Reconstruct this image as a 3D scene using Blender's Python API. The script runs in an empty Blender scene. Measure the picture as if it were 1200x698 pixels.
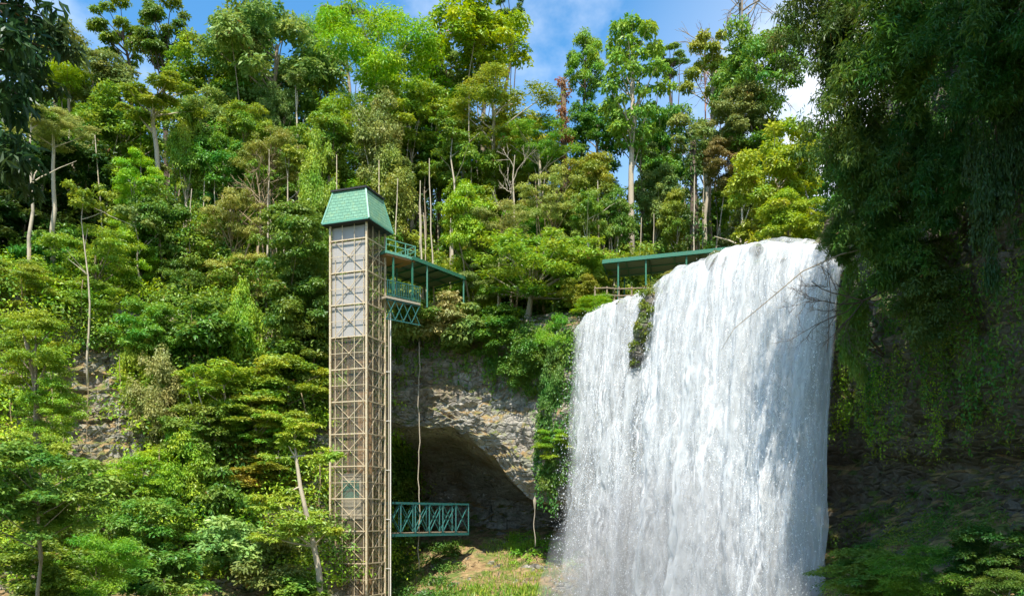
import bpy, math, random
import numpy as np
from mathutils import Vector, Matrix
from mathutils.bvhtree import BVHTree

scene = bpy.context.scene
COL = scene.collection
R = math.radians
F, CX, HY = 1000.0, 600.0, 608.0          # lens in photo pixels, horizon row

def at(px, py, Y):
    return np.array([(px - CX) / F * Y, Y, (HY - py) / F * Y])

# ------------------------------------------------------------ noise (numpy)
def _hash(ix, iy, iz):
    h = (ix * 374761393 + iy * 668265263 + iz * 2147483647 + 1013904223) & 0xFFFFFFFF
    h = ((h ^ (h >> 13)) * 1274126177) & 0xFFFFFFFF
    h = ((h ^ (h >> 15)) * 2246822519) & 0xFFFFFFFF
    return ((h ^ (h >> 16)) & 0xFFFF) / 65535.0

def vnoise(p, f=1.0, off=0.0):
    p = np.asarray(p, float) * f + off
    i = np.floor(p).astype(np.int64); t = p - i
    t = t * t * t * (t * (t * 6 - 15) + 10)
    out = 0
    for a in (0, 1):
        wa = t[..., 0] if a else 1 - t[..., 0]
        for b in (0, 1):
            wb = t[..., 1] if b else 1 - t[..., 1]
            for c in (0, 1):
                wc = t[..., 2] if c else 1 - t[..., 2]
                out = out + wa * wb * wc * _hash(i[..., 0] + a, i[..., 1] + b, i[..., 2] + c)
    return out * 2 - 1

def fbm(p, f=1.0, octs=4, off=0.0, gain=.5):
    s, a, tot = 0, 1, 0
    for k in range(octs):
        s = s + a * vnoise(p, f, off + 17.3 * k); tot += a
        a *= gain; f *= 2.03
    return s / tot

# ------------------------------------------------------------ mesh helpers
def raw_mesh(name, V, loops, starts, totals, mat, parent=None, smooth=False, attrs=None, uv=None, loc=None):
    me = bpy.data.meshes.new(name)
    V = np.asarray(V, np.float32); loops = np.asarray(loops, np.int32)
    me.vertices.add(len(V)); me.vertices.foreach_set('co', V.ravel())
    me.loops.add(len(loops)); me.loops.foreach_set('vertex_index', loops)
    me.polygons.add(len(starts))
    me.polygons.foreach_set('loop_start', np.asarray(starts, np.int32))
    me.polygons.foreach_set('loop_total', np.asarray(totals, np.int32))
    me.polygons.foreach_set('use_smooth', np.full(len(starts), smooth, bool))
    if uv is not None:
        l = me.uv_layers.new(name='UVMap')
        l.data.foreach_set('uv', np.asarray(uv, np.float32)[loops].ravel())
    for k, (dom, val) in (attrs or {}).items():
        at_ = me.attributes.new(k, 'FLOAT', dom); at_.data.foreach_set('value', np.asarray(val, np.float32))
    me.update(calc_edges=True); me.validate()
    if mat is not None: me.materials.append(mat)
    o = bpy.data.objects.new(name, me); COL.objects.link(o)
    if parent is not None: o.parent = parent
    if loc is not None and parent is None: o.location = loc
    return o

def quad_mesh(name, V, Q, mat, parent=None, **kw):
    Q = np.asarray(Q, np.int32); n, k = Q.shape
    return raw_mesh(name, V, Q.ravel(), np.arange(n) * k, np.full(n, k), mat, parent, **kw)

class MB:
    """collects shapes, links them as one mesh object"""
    def __init__(s): s.v = []; s.f = []; s.n = 0
    def add(s, V, Fc):
        V = np.asarray(V, float)
        s.v.append(V); s.f += [tuple(i + s.n for i in f) for f in Fc]; s.n += len(V)
    def hexa(s, P):
        s.add(P, [(0, 3, 2, 1), (4, 5, 6, 7), (0, 1, 5, 4), (1, 2, 6, 5), (2, 3, 7, 6), (3, 0, 4, 7)])
    def box(s, c, size, ax=None):
        ax = np.eye(3) if ax is None else np.asarray(ax, float)
        h = np.asarray(size, float) / 2
        P = [np.asarray(c, float) + ax[0] * h[0] * a + ax[1] * h[1] * b + ax[2] * h[2] * d
             for d in (-1, 1) for a, b in ((-1, -1), (1, -1), (1, 1), (-1, 1))]
        s.hexa(P)
    def bar(s, p, q, w, h=None, side=None):
        p = np.asarray(p, float); q = np.asarray(q, float); h = h or w
        d = q - p; L = np.linalg.norm(d); d = d / L
        sd = np.asarray(side if side is not None else ((0, 0, 1) if abs(d[2]) < .9 else (1, 0, 0)), float)
        a = np.cross(sd, d); a /= np.linalg.norm(a); b = np.cross(d, a)
        s.box((p + q) / 2, (w, h, L), (a, b, d))
    def tube(s, pts, rad, k=7, cap=True):
        pts = np.asarray(pts, float); rad = np.broadcast_to(np.asarray(rad, float), (len(pts),))
        T = np.gradient(pts, axis=0); T /= np.linalg.norm(T, axis=1)[:, None] + 1e-9
        ref = np.array([0.31, .93, .17]); V = []
        for i in range(len(pts)):
            r = ref if abs(np.dot(ref, T[i])) < .95 else np.array([1., 0, 0])
            a = np.cross(T[i], r); a /= np.linalg.norm(a); b = np.cross(T[i], a)
            ang = np.arange(k) * 2 * math.pi / k
            V.append(pts[i] + rad[i] * (np.cos(ang)[:, None] * a + np.sin(ang)[:, None] * b))
        Fc = []
        for i in range(len(pts) - 1):
            for j in range(k):
                Fc.append((i * k + j, i * k + (j + 1) % k, (i + 1) * k + (j + 1) % k, (i + 1) * k + j))
        if cap:
            Fc.append(tuple(range(k))[::-1]); Fc.append(tuple((len(pts) - 1) * k + j for j in range(k)))
        s.add(np.concatenate(V), Fc)
    def build(s, name, mat, parent=None, smooth=False, loc=None):
        V = np.concatenate(s.v)
        if loc is not None: V = V - np.asarray(loc)
        tot = np.array([len(f) for f in s.f]); st = np.concatenate([[0], np.cumsum(tot)[:-1]])
        return raw_mesh(name, V, np.fromiter((i for f in s.f for i in f), np.int32), st, tot, mat, parent, smooth, loc=loc)

def tag(o, label=None, cat=None, group=None, kind=None):
    if label: o['label'] = label
    if cat: o['category'] = cat
    if group: o['group'] = group
    if kind: o['kind'] = kind
    return o

def empty(name, loc, label, cat, group=None):
    o = bpy.data.objects.new(name, None); COL.objects.link(o)
    o.location = tuple(loc); o.empty_display_size = .3
    return tag(o, label, cat, group)

# ------------------------------------------------------------ node helpers
def new_mat(name):
    m = bpy.data.materials.new(name); m.use_nodes = True
    nt = m.node_tree; nt.nodes.clear()
    return m, nt

class NT:
    def __init__(s, nt): s.nt = nt
    def n(s, typ, ins=None, **kw):
        nd = s.nt.nodes.new(typ)
        for k, v in kw.items(): setattr(nd, k, v)
        for k, v in (ins or {}).items():
            sock = nd.inputs[k]
            if isinstance(v, bpy.types.NodeSocket): s.nt.links.new(v, sock)
            else: sock.default_value = v
        return nd
    def math(s, op, a, b=0.0, c=None, clamp=False):
        ins = {0: a, 1: b}
        if c is not None: ins[2] = c
        return s.n('ShaderNodeMath', ins, operation=op, use_clamp=clamp).outputs[0]
    def noise(s, vec, scale, detail=4, rough=.55):
        return s.n('ShaderNodeTexNoise', {'Vector': vec, 'Scale': scale, 'Detail': detail, 'Roughness': rough}).outputs['Fac']
    def ramp(s, fac, stops):
        nd = s.n('ShaderNodeValToRGB', {'Fac': fac}); cr = nd.color_ramp
        while len(cr.elements) < len(stops): cr.elements.new(.5)
        for e, (p, c) in zip(cr.elements, stops):
            e.position = p; e.color = (*c, 1) if len(c) == 3 else c
        return nd.outputs['Color']
    def mix(s, fac, a, b, blend='MIX'):
        nd = s.n('ShaderNodeMix', data_type='RGBA', blend_type=blend)
        for i, v in ((0, fac), (6, a), (7, b)):
            if isinstance(v, bpy.types.NodeSocket): s.nt.links.new(v, nd.inputs[i])
            else: nd.inputs[i].default_value = v if i == 0 or len(v) == 4 else (*v, 1)
        return nd.outputs[2]
    def map(s, vec, scale=(1, 1, 1), loc=(0, 0, 0)):
        return s.n('ShaderNodeMapping', {'Vector': vec, 'Scale': scale, 'Location': loc}).outputs[0]
    def out(s, shader): s.n('ShaderNodeOutputMaterial', {'Surface': shader})

def paint(name, col, rough=.55, var=.25, scale=3, rust=0.0, metal=0.0, rustcol=(.16, .075, .03)):
    m, nt = new_mat(name); t = NT(nt)
    P = t.n('ShaderNodeNewGeometry').outputs['Position']
    n1 = t.noise(P, scale, 6, .65); n2 = t.noise(P, scale * 6, 3)
    c = t.mix(t.math('MULTIPLY', n1, var * 2, clamp=True), col, tuple(x * .45 for x in col))
    if rust: 
        f = t.n('ShaderNodeMapRange', {'Value': n2, 'From Min': .62 - rust * .3, 'From Max': .75 - rust * .2}).outputs[0]
        c = t.mix(f, c, rustcol)
    b = t.n('ShaderNodeBump', {'Height': n2, 'Strength': .15, 'Distance': .02})
    s = t.n('ShaderNodeBsdfPrincipled', {'Base Color': c, 'Roughness': rough, 'Metallic': metal, 'Normal': b.outputs[0]})
    t.out(s.outputs[0]); return m

def leaf_material(name):
    """leaf colour = the plant's own colour, varied per leaf and over larger patches of the plants"""
    m, nt = new_mat(name); t = NT(nt)
    oi = t.n('ShaderNodeObjectInfo'); tone = t.n('ShaderNodeAttribute', attribute_name='tone').outputs['Fac']
    P = t.n('ShaderNodeNewGeometry').outputs['Position']
    patch = t.noise(P, .55, 3, .6)
    c0 = oi.outputs['Color']
    hsv = t.n('ShaderNodeHueSaturation', {
        'Hue': t.math('ADD', .5, t.math('ADD', t.math('MULTIPLY', t.math('SUBTRACT', patch, .5), -.16), t.math('MULTIPLY', t.math('SUBTRACT', tone, .5), -.085))),
        'Saturation': 1.0,
        'Value': t.math('ADD', .5, t.math('ADD', t.math('MULTIPLY', tone, .75), t.math('MULTIPLY', patch, .3))),
        'Color': c0})
    c = hsv.outputs[0]
    # a few withered leaves
    dry = t.math('GREATER_THAN', tone, .965)
    c = t.mix(dry, c, (.20, .13, .04))
    tc = t.n('ShaderNodeHueSaturation', {'Hue': .475, 'Saturation': 1.1, 'Value': 1.5, 'Color': c}).outputs[0]
    d = t.n('ShaderNodeBsdfDiffuse', {'Color': c}); tr = t.n('ShaderNodeBsdfTranslucent', {'Color': tc})
    g = t.n('ShaderNodeBsdfGlossy', {'Color': (.9, .95, 1, 1), 'Roughness': .42})
    a = t.n('ShaderNodeMixShader', {0: .3, 1: d.outputs[0], 2: tr.outputs[0]})
    b = t.n('ShaderNodeMixShader', {0: .018, 1: a.outputs[0], 2: g.outputs[0]})
    t.out(b.outputs[0]); return m

def bark_material(name, c1, c2):
    m, nt = new_mat(name); t = NT(nt)
    P = t.n('ShaderNodeNewGeometry').outputs['Position']
    n = t.noise(t.map(P, (1, 1, .25)), 5, 6, .7); l = t.noise(P, .9, 3)
    c = t.mix(t.math('MULTIPLY', n, 1.2, clamp=True), c1, c2)
    c = t.mix(t.n('ShaderNodeMapRange', {'Value': l, 'From Min': .55, 'From Max': .7}).outputs[0], c, tuple(x * .5 + .02 for x in c2))
    b = t.n('ShaderNodeBump', {'Height': n, 'Strength': .6, 'Distance': .05})
    s = t.n('ShaderNodeBsdfPrincipled', {'Base Color': c, 'Roughness': .9, 'Normal': b.outputs[0]})
    t.out(s.outputs[0]); return m

M = {}
M['leaf'] = leaf_material('leaf')
M['bark'] = bark_material('bark', (.16, .12, .08), (.32, .26, .18))
M['pale_bark'] = bark_material('pale_bark', (.33, .27, .19), (.52, .45, .34))
M['dark_bark'] = bark_material('dark_bark', (.05, .035, .025), (.13, .09, .06))
M['dry'] = bark_material('dry', (.25, .17, .09), (.38, .29, .17))
# ============================================================ TERRAIN
# every station: rim x, y, direction into the hill, cross-section (d, z)
HILL = [(20, 20.5), (42, 30), (85, 44), (170, 50)]
P_L = [(-22, -8), (-18, -7), (-15, -6), (-12, -4.6), (-9.5, -2.8), (-7.6, -.6), (-6, 1.6), (-4.7, 4), (-3.4, 6.3), (-2.3, 8.4), (-1.4, 10.2), (-.7, 11.8), (0, 13.2), (2.5, 14.5), (8, 16.2)] + HILL
P_C = [(-16, -8), (-13, -7.3), (-9, -6.9), (-5, -5.6), (-1, -3.6), (4.5, -1.6), (11.5, -.6), (12, 2.4), (7, 5.2), (-.9, 6.2), (-1.3, 7.4), (-.9, 9.6), (0, 13), (2.5, 13.9), (8, 14.6), (20, 18), (42, 26), (85, 38), (170, 46)]
P_E = [(-16, -8), (-13, -7.3), (-9, -6.8), (-5, -5.4), (-1, -3.4), (4, -1.4), (9, -.7), (8.6, .5), (4, .9), (-.6, 1.1), (-1.0, 3.2), (-.8, 7.6), (0, 12.6), (2.5, 13.7), (8, 14.6), (20, 18), (42, 25), (85, 35), (170, 42)]
P_M = [((p[0] + q[0]) / 2, p[1] * .55 + q[1] * .45) for p, q in zip(P_C, P_E)]
P_F = [(-10, -8.2), (-8, -7.8), (-6, -7.4), (-2, -6.8), (1, -6), (2.6, -4), (3.2, -1), (3.2, 2), (2.8, 5), (2.2, 7.5), (1.4, 9.6), (.6, 11.2), (.15, 12.1), (2.5, 12.5), (8, 13.4), (20, 15), (42, 18), (85, 23), (170, 30)]
P_R = [(-9, -8), (-7.5, -7), (-5, -5.5), (-3, -3.6), (-1, -2), (.8, -.6), (2.2, .8), (2.6, 2.2), (1.2, 2.9), (.2, 4), (-.5, 7), (-.4, 11), (-.2, 19), (2.5, 22.3), (8, 24), (20, 27), (42, 31), (85, 38), (170, 44)]
P_RL = [(-9, -8), (-7.5, -7), (-5, -5.5), (-3, -3.8), (-1, -2.2), (.8, -1), (2.2, .4), (2.6, 2), (1.6, 3), (.6, 4.5), (.2, 7), (.1, 11), (.3, 16), (2.5, 18.5), (8, 20), (20, 23), (42, 28), (85, 36), (170, 42)]
ST = [(-75, -10, -1, .1, P_L), (-58, 22, -1, .3, P_L), (-40, 42, -.75, .7, P_L), (-26, 54, -.42, .9, P_L), (-16, 58, -.15, 1, P_L), (-11.5, 58.6, -.05, 1, P_L),
      (-8.6, 58.4, 0, 1, P_C), (-4, 57.6, 0, 1, P_C), (-1, 56.6, .1, 1, P_M), (1.5, 55.2, .3, .95, P_E), (3.6, 53.2, .55, .84, P_E),
      (4.6, 51.4, .8, .6, P_F), (8, 47.3, .8, .6, P_F), (10.6, 43.4, .8, .6, P_F), (13.4, 39, .85, .5, P_F), (15, 36.6, .95, .3, P_RL), (16, 33.5, 1, .1, P_R), (16.6, 28, 1, 0, P_R),
      (16.4, 20, 1, 0, P_R), (17, 8, 1, 0, P_R), (20, -8, 1, -.1, P_R), (26, -24, .9, -.5, P_R)]
NC, NR = 560, 170
sx = np.array([s[0] for s in ST], float); sy = np.array([s[1] for s in ST], float)
arc = np.concatenate([[0], np.cumsum(np.hypot(np.diff(sx), np.diff(sy)))])
# denser columns where the picture looks
dens = np.interp(arc, [0, arc[2], arc[3], arc[-4], arc[-3], arc[-1]], [.3, .7, 1.8, 1.8, .5, .3])
cum = np.concatenate([[0], np.cumsum((dens[1:] + dens[:-1]) / 2 * np.diff(arc))])
S = np.interp(np.linspace(0, cum[-1], NC), cum, arc)
def smooth(a, w=5):
    k = np.exp(-np.linspace(-2, 2, 2 * w + 1) ** 2); k /= k.sum()
    return np.convolve(np.pad(a, w, 'edge'), k, 'valid')
RX = smooth(np.interp(S, arc, sx)); RY = smooth(np.interp(S, arc, sy))
NX = smooth(np.interp(S, arc, [s[2] for s in ST]), 10); NY = smooth(np.interp(S, arc, [s[3] for s in ST]), 10)
nl = np.hypot(NX, NY); NX /= nl; NY /= nl
K = len(P_L)
D = np.stack([smooth(np.interp(S, arc, [s[4][k][0] for s in ST]), 7) for k in range(K)], 1)
Z = np.stack([smooth(np.interp(S, arc, [s[4][k][1] for s in ST]), 7) for k in range(K)], 1)
kr = np.interp(np.linspace(0, 1, NR), np.array([0, .08, .82, 1]), np.array([0, 3, 14, K - 1]))
def rows(A):
    return np.stack([np.interp(kr, np.arange(K), A[c]) for c in range(NC)], 0)
DD, ZZ = rows(D), rows(Z)
TV = np.stack([RX[:, None] + DD * NX[:, None], RY[:, None] + DD * NY[:, None], ZZ], -1)
# rock relief: broad bulges, blocks and level ledges on the steep part
steep = np.clip(1 - np.abs(kr - 8) / 6, 0, 1)[None, :] ** .5
far = np.clip((kr - 14) / 3, 0, 1)[None, :]
nb = fbm(TV, .22, 3, 5.0); nm = fbm(TV * np.array([1, 1, 1.8]), .75, 4, 31.0); nf = fbm(TV * np.array([1, 1, 1.6]), 2.6, 3, 77.0)
cell = np.floor(TV[..., 2] * 1.1 + 1.2 * fbm(TV, .3, 2, 9.0))
ledge = _hash(cell.astype(np.int64), np.floor(TV[..., 0] * .35 + TV[..., 1] * .3).astype(np.int64), np.zeros_like(cell, np.int64)) - .5
amp = .25 + 1.0 * steep
bump = amp * (.75 * nb + .5 * nm + .22 * nf) + .75 * steep * ledge + .5 * steep * np.abs(fbm(TV * np.array([1, 1, 2.2]), 1.1, 3, 44.0)) + far * 2.2 * fbm(TV, .05, 3, 3.0)
TV[..., 0] -= bump * NX[:, None] * (1 - far * .8); TV[..., 1] -= bump * NY[:, None] * (1 - far * .8)
TV[..., 2] += .35 * nm * amp + far * 3 * fbm(TV, .045, 3, 60.0)
ids = np.arange(NC * NR).reshape(NC, NR)
TQ = np.stack([ids[:-1, :-1], ids[1:, :-1], ids[1:, 1:], ids[:-1, 1:]], -1).reshape(-1, 4)
TVf = TV.reshape(-1, 3)

def rock_material():
    m, nt = new_mat('cliff_rock'); t = NT(nt)
    g = t.n('ShaderNodeNewGeometry'); P = g.outputs['Position']
    nz = t.n('ShaderNodeSeparateXYZ', {0: g.outputs['Normal']}).outputs[2]
    pz = t.n('ShaderNodeSeparateXYZ', {0: P}).outputs[2]
    px = t.n('ShaderNodeSeparateXYZ', {0: P}).outputs[0]
    strata = t.noise(t.map(P, (.25, .25, 1.6)), 1.1, 7, .68)
    fine = t.noise(P, 4.5, 8, .7); blot = t.noise(P, .38, 4, .6)
    vein = t.n('ShaderNodeTexVoronoi', {'Vector': t.map(P, (1, 1, 1.7)), 'Scale': 1.7, 'Randomness': 1.0}, feature='DISTANCE_TO_EDGE').outputs['Distance']
    rock = t.ramp(t.math('ADD', t.math('MULTIPLY', strata, .65), t.math('MULTIPLY', fine, .35)),
                  [(.28, (.08, .066, .052)), (.42, (.25, .225, .19)), (.55, (.38, .35, .30)), (.7, (.54, .51, .45))])
    stain = t.noise(t.map(P, (1.3, 1.3, .18)), 1.2, 5, .65)       # water stains running down
    rock = t.mix(t.n('ShaderNodeMapRange', {'Value': stain, 'From Min': .56, 'From Max': .70}).outputs[0], rock, (.06, .052, .042))
    rock = t.mix(t.n('ShaderNodeMapRange', {'Value': blot, 'From Min': .5, 'From Max': .66}).outputs[0], rock, (.24, .185, .125))
    # wet basalt on the falls' own side
    wet = t.n('ShaderNodeMapRange', {'Value': px, 'From Min': 3.5, 'From Max': 7}).outputs[0]
    rock = t.mix(wet, rock, t.mix(.9, rock, (.30, .29, .26), 'MULTIPLY'))
    moss = t.math('MULTIPLY', t.n('ShaderNodeMapRange', {'Value': t.math('ADD', t.noise(P, .8, 6, .7), t.math('MULTIPLY', nz, .25)), 'From Min': .5, 'From Max': .64}).outputs[0],
                  t.math('ADD', .35, t.math('MULTIPLY', wet, .6)))
    rock = t.mix(moss, rock, t.mix(fine, (.035, .07, .012), (.10, .15, .02)))
    soil = t.ramp(t.noise(P, 2.2, 7, .7), [(.3, (.13, .08, .035)), (.5, (.30, .20, .09)), (.68, (.40, .30, .15))])
    soil = t.mix(t.n('ShaderNodeMapRange', {'Value': t.noise(P, .9, 5, .7), 'From Min': .46, 'From Max': .6}).outputs[0], soil, (.11, .16, .025))
    # forest floor above the rim
    litter = t.ramp(t.noise(P, 1.5, 6, .7), [(.35, (.04, .05, .015)), (.55, (.09, .10, .03)), (.7, (.14, .11, .05))])
    up = t.n('ShaderNodeMapRange', {'Value': pz, 'From Min': 12.2, 'From Max': 13.6}).outputs[0]
    flat = t.n('ShaderNodeMapRange', {'Value': t.math('ADD', nz, t.math('MULTIPLY', t.math('SUBTRACT', fine, .5), .4)), 'From Min': .42, 'From Max': .66}).outputs[0]
    c = t.mix(flat, rock, t.mix(up, soil, litter))
    h = t.math('ADD', t.math('ADD', t.math('MULTIPLY', strata, .8), t.math('MULTIPLY', fine, .35)), t.math('MULTIPLY', t.math('MINIMUM', vein, .18), 1.6))
    b = t.n('ShaderNodeBump', {'Height': h, 'Strength': 1.0, 'Distance': .4})
    rough = t.math('SUBTRACT', .92, t.math('MULTIPLY', wet, .3))
    s = t.n('ShaderNodeBsdfPrincipled', {'Base Color': c, 'Roughness': rough, 'Normal': b.outputs[0]})
    t.out(s.outputs[0]); return m
M['rock'] = rock_material()
terrain = quad_mesh('terrain', TVf, TQ, M['rock'], smooth=False)
tag(terrain, kind='structure')
BVH = BVHTree.FromPolygons([tuple(v) for v in TVf], [tuple(q) for q in TQ])
def hit(px, py):
    d = Vector(at(px, py, 1.0)); d.normalize()
    h = BVH.ray_cast(Vector((0, 0, 0)), d, 400)
    return np.array(h[0]) if h[0] is not None else None
def ground_z(x, y, top=90.0):
    h = BVH.ray_cast(Vector((x, y, top)), Vector((0, 0, -1)), 200)
    return h[0].z if h[0] is not None else -7.5

# valley floor and the land to the horizon
m, nt = new_mat('valley_soil'); t = NT(nt)
P = t.n('ShaderNodeNewGeometry').outputs['Position']
c = t.ramp(t.noise(P, .6, 7, .7), [(.35, (.05, .07, .02)), (.55, (.10, .12, .035)), (.7, (.17, .13, .07))])
t.out(t.n('ShaderNodeBsdfPrincipled', {'Base Color': c, 'Roughness': .95}).outputs[0]); M['valley'] = m
gx = np.linspace(-1, 1, 61); gx = np.sign(gx) * np.abs(gx) ** 2.2 * 1500
GX, GY = np.meshgrid(gx, gx, indexing='ij'); GV = np.stack([GX, GY, np.full_like(GX, -7.6)], -1)
gi = np.arange(61 * 61).reshape(61, 61)
ground = quad_mesh('ground', GV.reshape(-1, 3), np.stack([gi[:-1, :-1], gi[1:, :-1], gi[1:, 1:], gi[:-1, 1:]], -1).reshape(-1, 4), M['valley'])
tag(ground, kind='structure')
# plunge pool below the falls (below the frame)
m, nt = new_mat('pool_water'); t = NT(nt)
P = t.n('ShaderNodeNewGeometry').outputs['Position']
b = t.n('ShaderNodeBump', {'Height': t.noise(P, 1.4, 4), 'Strength': .5, 'Distance': .1})
t.out(t.n('ShaderNodeBsdfPrincipled', {'Base Color': (.10, .16, .14, 1), 'Roughness': .12, 'Normal': b.outputs[0]}).outputs[0]); M['pool'] = m
a = np.linspace(0, 2 * math.pi, 49)[:-1]; r = 1 + .18 * np.sin(3 * a + 1) + .1 * np.sin(5 * a)
PV = np.stack([4 + 10 * r * np.cos(a), 32 + 13 * r * np.sin(a), np.full(48, -6.9)], -1)
pool = raw_mesh('water', PV, np.arange(48), [0], [48], M['pool']); tag(pool, kind='structure')

# ============================================================ CAMERA, SKY, SUN
cam = bpy.data.cameras.new('camera'); co = bpy.data.objects.new('camera', cam); COL.objects.link(co)
co.location = (0, 0, 0); co.rotation_euler = (R(90), 0, 0)
cam.lens = 30; cam.sensor_width = 36; cam.shift_y = (HY - 349) / 1200
cam.clip_start = .1; cam.clip_end = 4000
scene.camera = co

SUN_AZ, SUN_EL = 190.0, 60.0        # compass angle of the sun seen from the scene (180 = behind the camera, >180 = to its left)
az, el = R(SUN_AZ), R(SUN_EL)
sdir = Vector((math.sin(az) * math.cos(el), math.cos(az) * math.cos(el), math.sin(el)))
sl = bpy.data.lights.new('sun', 'SUN'); sl.energy = 5.0; sl.angle = R(.53); sl.color = (1, .94, .83)
so = bpy.data.objects.new('sun', sl); COL.objects.link(so); so.location = (0, -20, 60)
so.rotation_euler = (-sdir).to_track_quat('-Z', 'Y').to_euler()
w = bpy.data.worlds.new('World'); scene.world = w; w.use_nodes = True
w.node_tree.nodes.clear(); t = NT(w.node_tree)
sky = t.n('ShaderNodeTexSky', sky_type='NISHITA', sun_disc=False, sun_elevation=el, sun_rotation=az, altitude=900, air_density=1.0, dust_density=.6, ozone_density=2.2)
gen = t.n('ShaderNodeTexCoord').outputs['Generated']
xyz = t.n('ShaderNodeSeparateXYZ', {0: gen})
zz = t.math('ADD', t.math('MAXIMUM', xyz.outputs[2], .0), .22)
pl = t.n('ShaderNodeCombineXYZ', {0: t.math('DIVIDE', xyz.outputs[0], zz), 1: t.math('DIVIDE', xyz.outputs[1], zz), 2: 0.0}).outputs[0]
n1 = t.noise(t.map(pl, (1.1, .8, 1), (.1, .7, 0)), 1.9, 7, .6)
cov = t.n('ShaderNodeMapRange', {'Value': n1, 'From Min': .47, 'From Max': .74}).outputs[0]
# the cloud bank lies low in the north-east
bank = t.n('ShaderNodeMapRange', {'Value': t.math('ADD', t.math('MULTIPLY', xyz.outputs[0], 1.0), t.math('MULTIPLY', xyz.outputs[2], -.55)), 'From Min': -.18, 'From Max': .14}).outputs[0]
fac = t.math('MULTIPLY', t.math('ADD', t.math('MULTIPLY', cov, t.math('ADD', .8, t.math('MULTIPLY', bank, .6))), t.math('MULTIPLY', bank, .5)), .95, clamp=True)
blue = t.n('ShaderNodeHueSaturation', {'Hue': .49, 'Saturation': 1.25, 'Value': 1.55, 'Color': sky.outputs[0]}).outputs[0]
c = t.mix(fac, blue, (7.6, 7.9, 8.3))
bg = t.n('ShaderNodeBackground', {'Color': c, 'Strength': .105})
t.n('ShaderNodeOutputWorld', {'Surface': bg.outputs[0]})
scene.view_settings.view_transform = 'Standard'; scene.view_settings.look = 'None'
scene.view_settings.exposure = 0.85; scene.view_settings.gamma = 1
scene.render.engine = 'CYCLES'
cy = scene.cycles
cy.max_bounces = 7; cy.diffuse_bounces = 3; cy.glossy_bounces = 2; cy.transmission_bounces = 3; cy.transparent_max_bounces = 24
cy.caustics_reflective = False; cy.caustics_refractive = False
cy.use_adaptive_sampling = True; cy.adaptive_threshold = .015
cy.use_denoising = True
scene.render.use_persistent_data = False
# ============================================================ LIFT TOWER
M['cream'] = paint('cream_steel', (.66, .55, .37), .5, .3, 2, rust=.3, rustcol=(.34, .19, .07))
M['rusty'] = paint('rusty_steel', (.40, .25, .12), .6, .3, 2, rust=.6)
M['white_steel'] = paint('white_steel', (.78, .75, .68), .45, .12, 2, rust=.05)
M['teal'] = paint('teal_paint', (.025, .14, .13), .5, .2, 2, rust=.08)
M['green'] = paint('green_paint', (.03, .17, .105), .5, .2, 2, rust=.06)
M['mint'] = paint('mint_paint', (.12, .34, .25), .5, .2, 2, rust=.05)
M['soffit'] = paint('soffit_sheet', (.16, .21, .16), .6, .25, 1.5)
M['brown_soffit'] = paint('brown_soffit', (.36, .19, .07), .7, .3, 2)
M['black'] = paint('black_felt', (.018, .018, .02), .7, .2, 3)
M['grey_door'] = paint('grey_panel', (.42, .37, .28), .4, .2, 3)

def roof_material():
    m, nt = new_mat('roof_shingles'); t = NT(nt)
    uv = t.n('ShaderNodeUVMap').outputs[0]
    br = t.n('ShaderNodeTexBrick', {'Vector': uv, 'Color1': (.105, .255, .165, 1), 'Color2': (.14, .30, .20, 1), 'Mortar': (.06, .17, .11, 1), 'Scale': 1.0,
                                    'Mortar Size': .012, 'Mortar Smooth': .3, 'Bias': 0.0, 'Brick Width': .3, 'Row Height': .2}, offset=.5)
    n = t.noise(t.n('ShaderNodeNewGeometry').outputs['Position'], 2.5, 6, .7)
    c = t.mix(t.n('ShaderNodeMapRange', {'Value': n, 'From Min': .5, 'From Max': .8}).outputs[0], br.outputs[0], (.22, .33, .14))
    # shingle courses: each row thickens towards its lower edge
    v = t.n('ShaderNodeSeparateXYZ', {0: uv}).outputs[1]
    saw = t.math('SUBTRACT', 1.0, t.math('FRACT', t.math('DIVIDE', v, .2)))
    h = t.math('ADD', t.math('MULTIPLY', saw, .7), t.math('MULTIPLY', br.outputs['Fac'], -.6))
    b = t.n('ShaderNodeBump', {'Height': h, 'Strength': .8, 'Distance': .035})
    t.out(t.n('ShaderNodeBsdfPrincipled', {'Base Color': c, 'Roughness': .5, 'Normal': b.outputs[0]}).outputs[0]); return m
M['shingle'] = roof_material()

def sheet_material(name, col, alpha, streak=.25):
    m, nt = new_mat(name); t = NT(nt)
    P = t.n('ShaderNodeNewGeometry').outputs['Position']
    n = t.noise(t.map(P, (2.5, 2.5, .3)), 2, 6, .7)
    c = t.mix(t.math('MULTIPLY', n, streak * 2, clamp=True), col, tuple(x * .55 for x in col))
    s = t.n('ShaderNodeBsdfPrincipled', {'Base Color': c, 'Roughness': .35, 'Alpha': t.math('ADD', alpha, t.math('MULTIPLY', n, .12), clamp=True)})
    t.out(s.outputs[0]); return m
M['poly'] = sheet_material('polycarbonate', (.44, .415, .385), .80)
M['mesh'] = sheet_material('wire_mesh', (.33, .27, .19), .11, .4)
M['teal_glass'] = sheet_material('teal_glass', (.04, .22, .17), .7)

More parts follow.
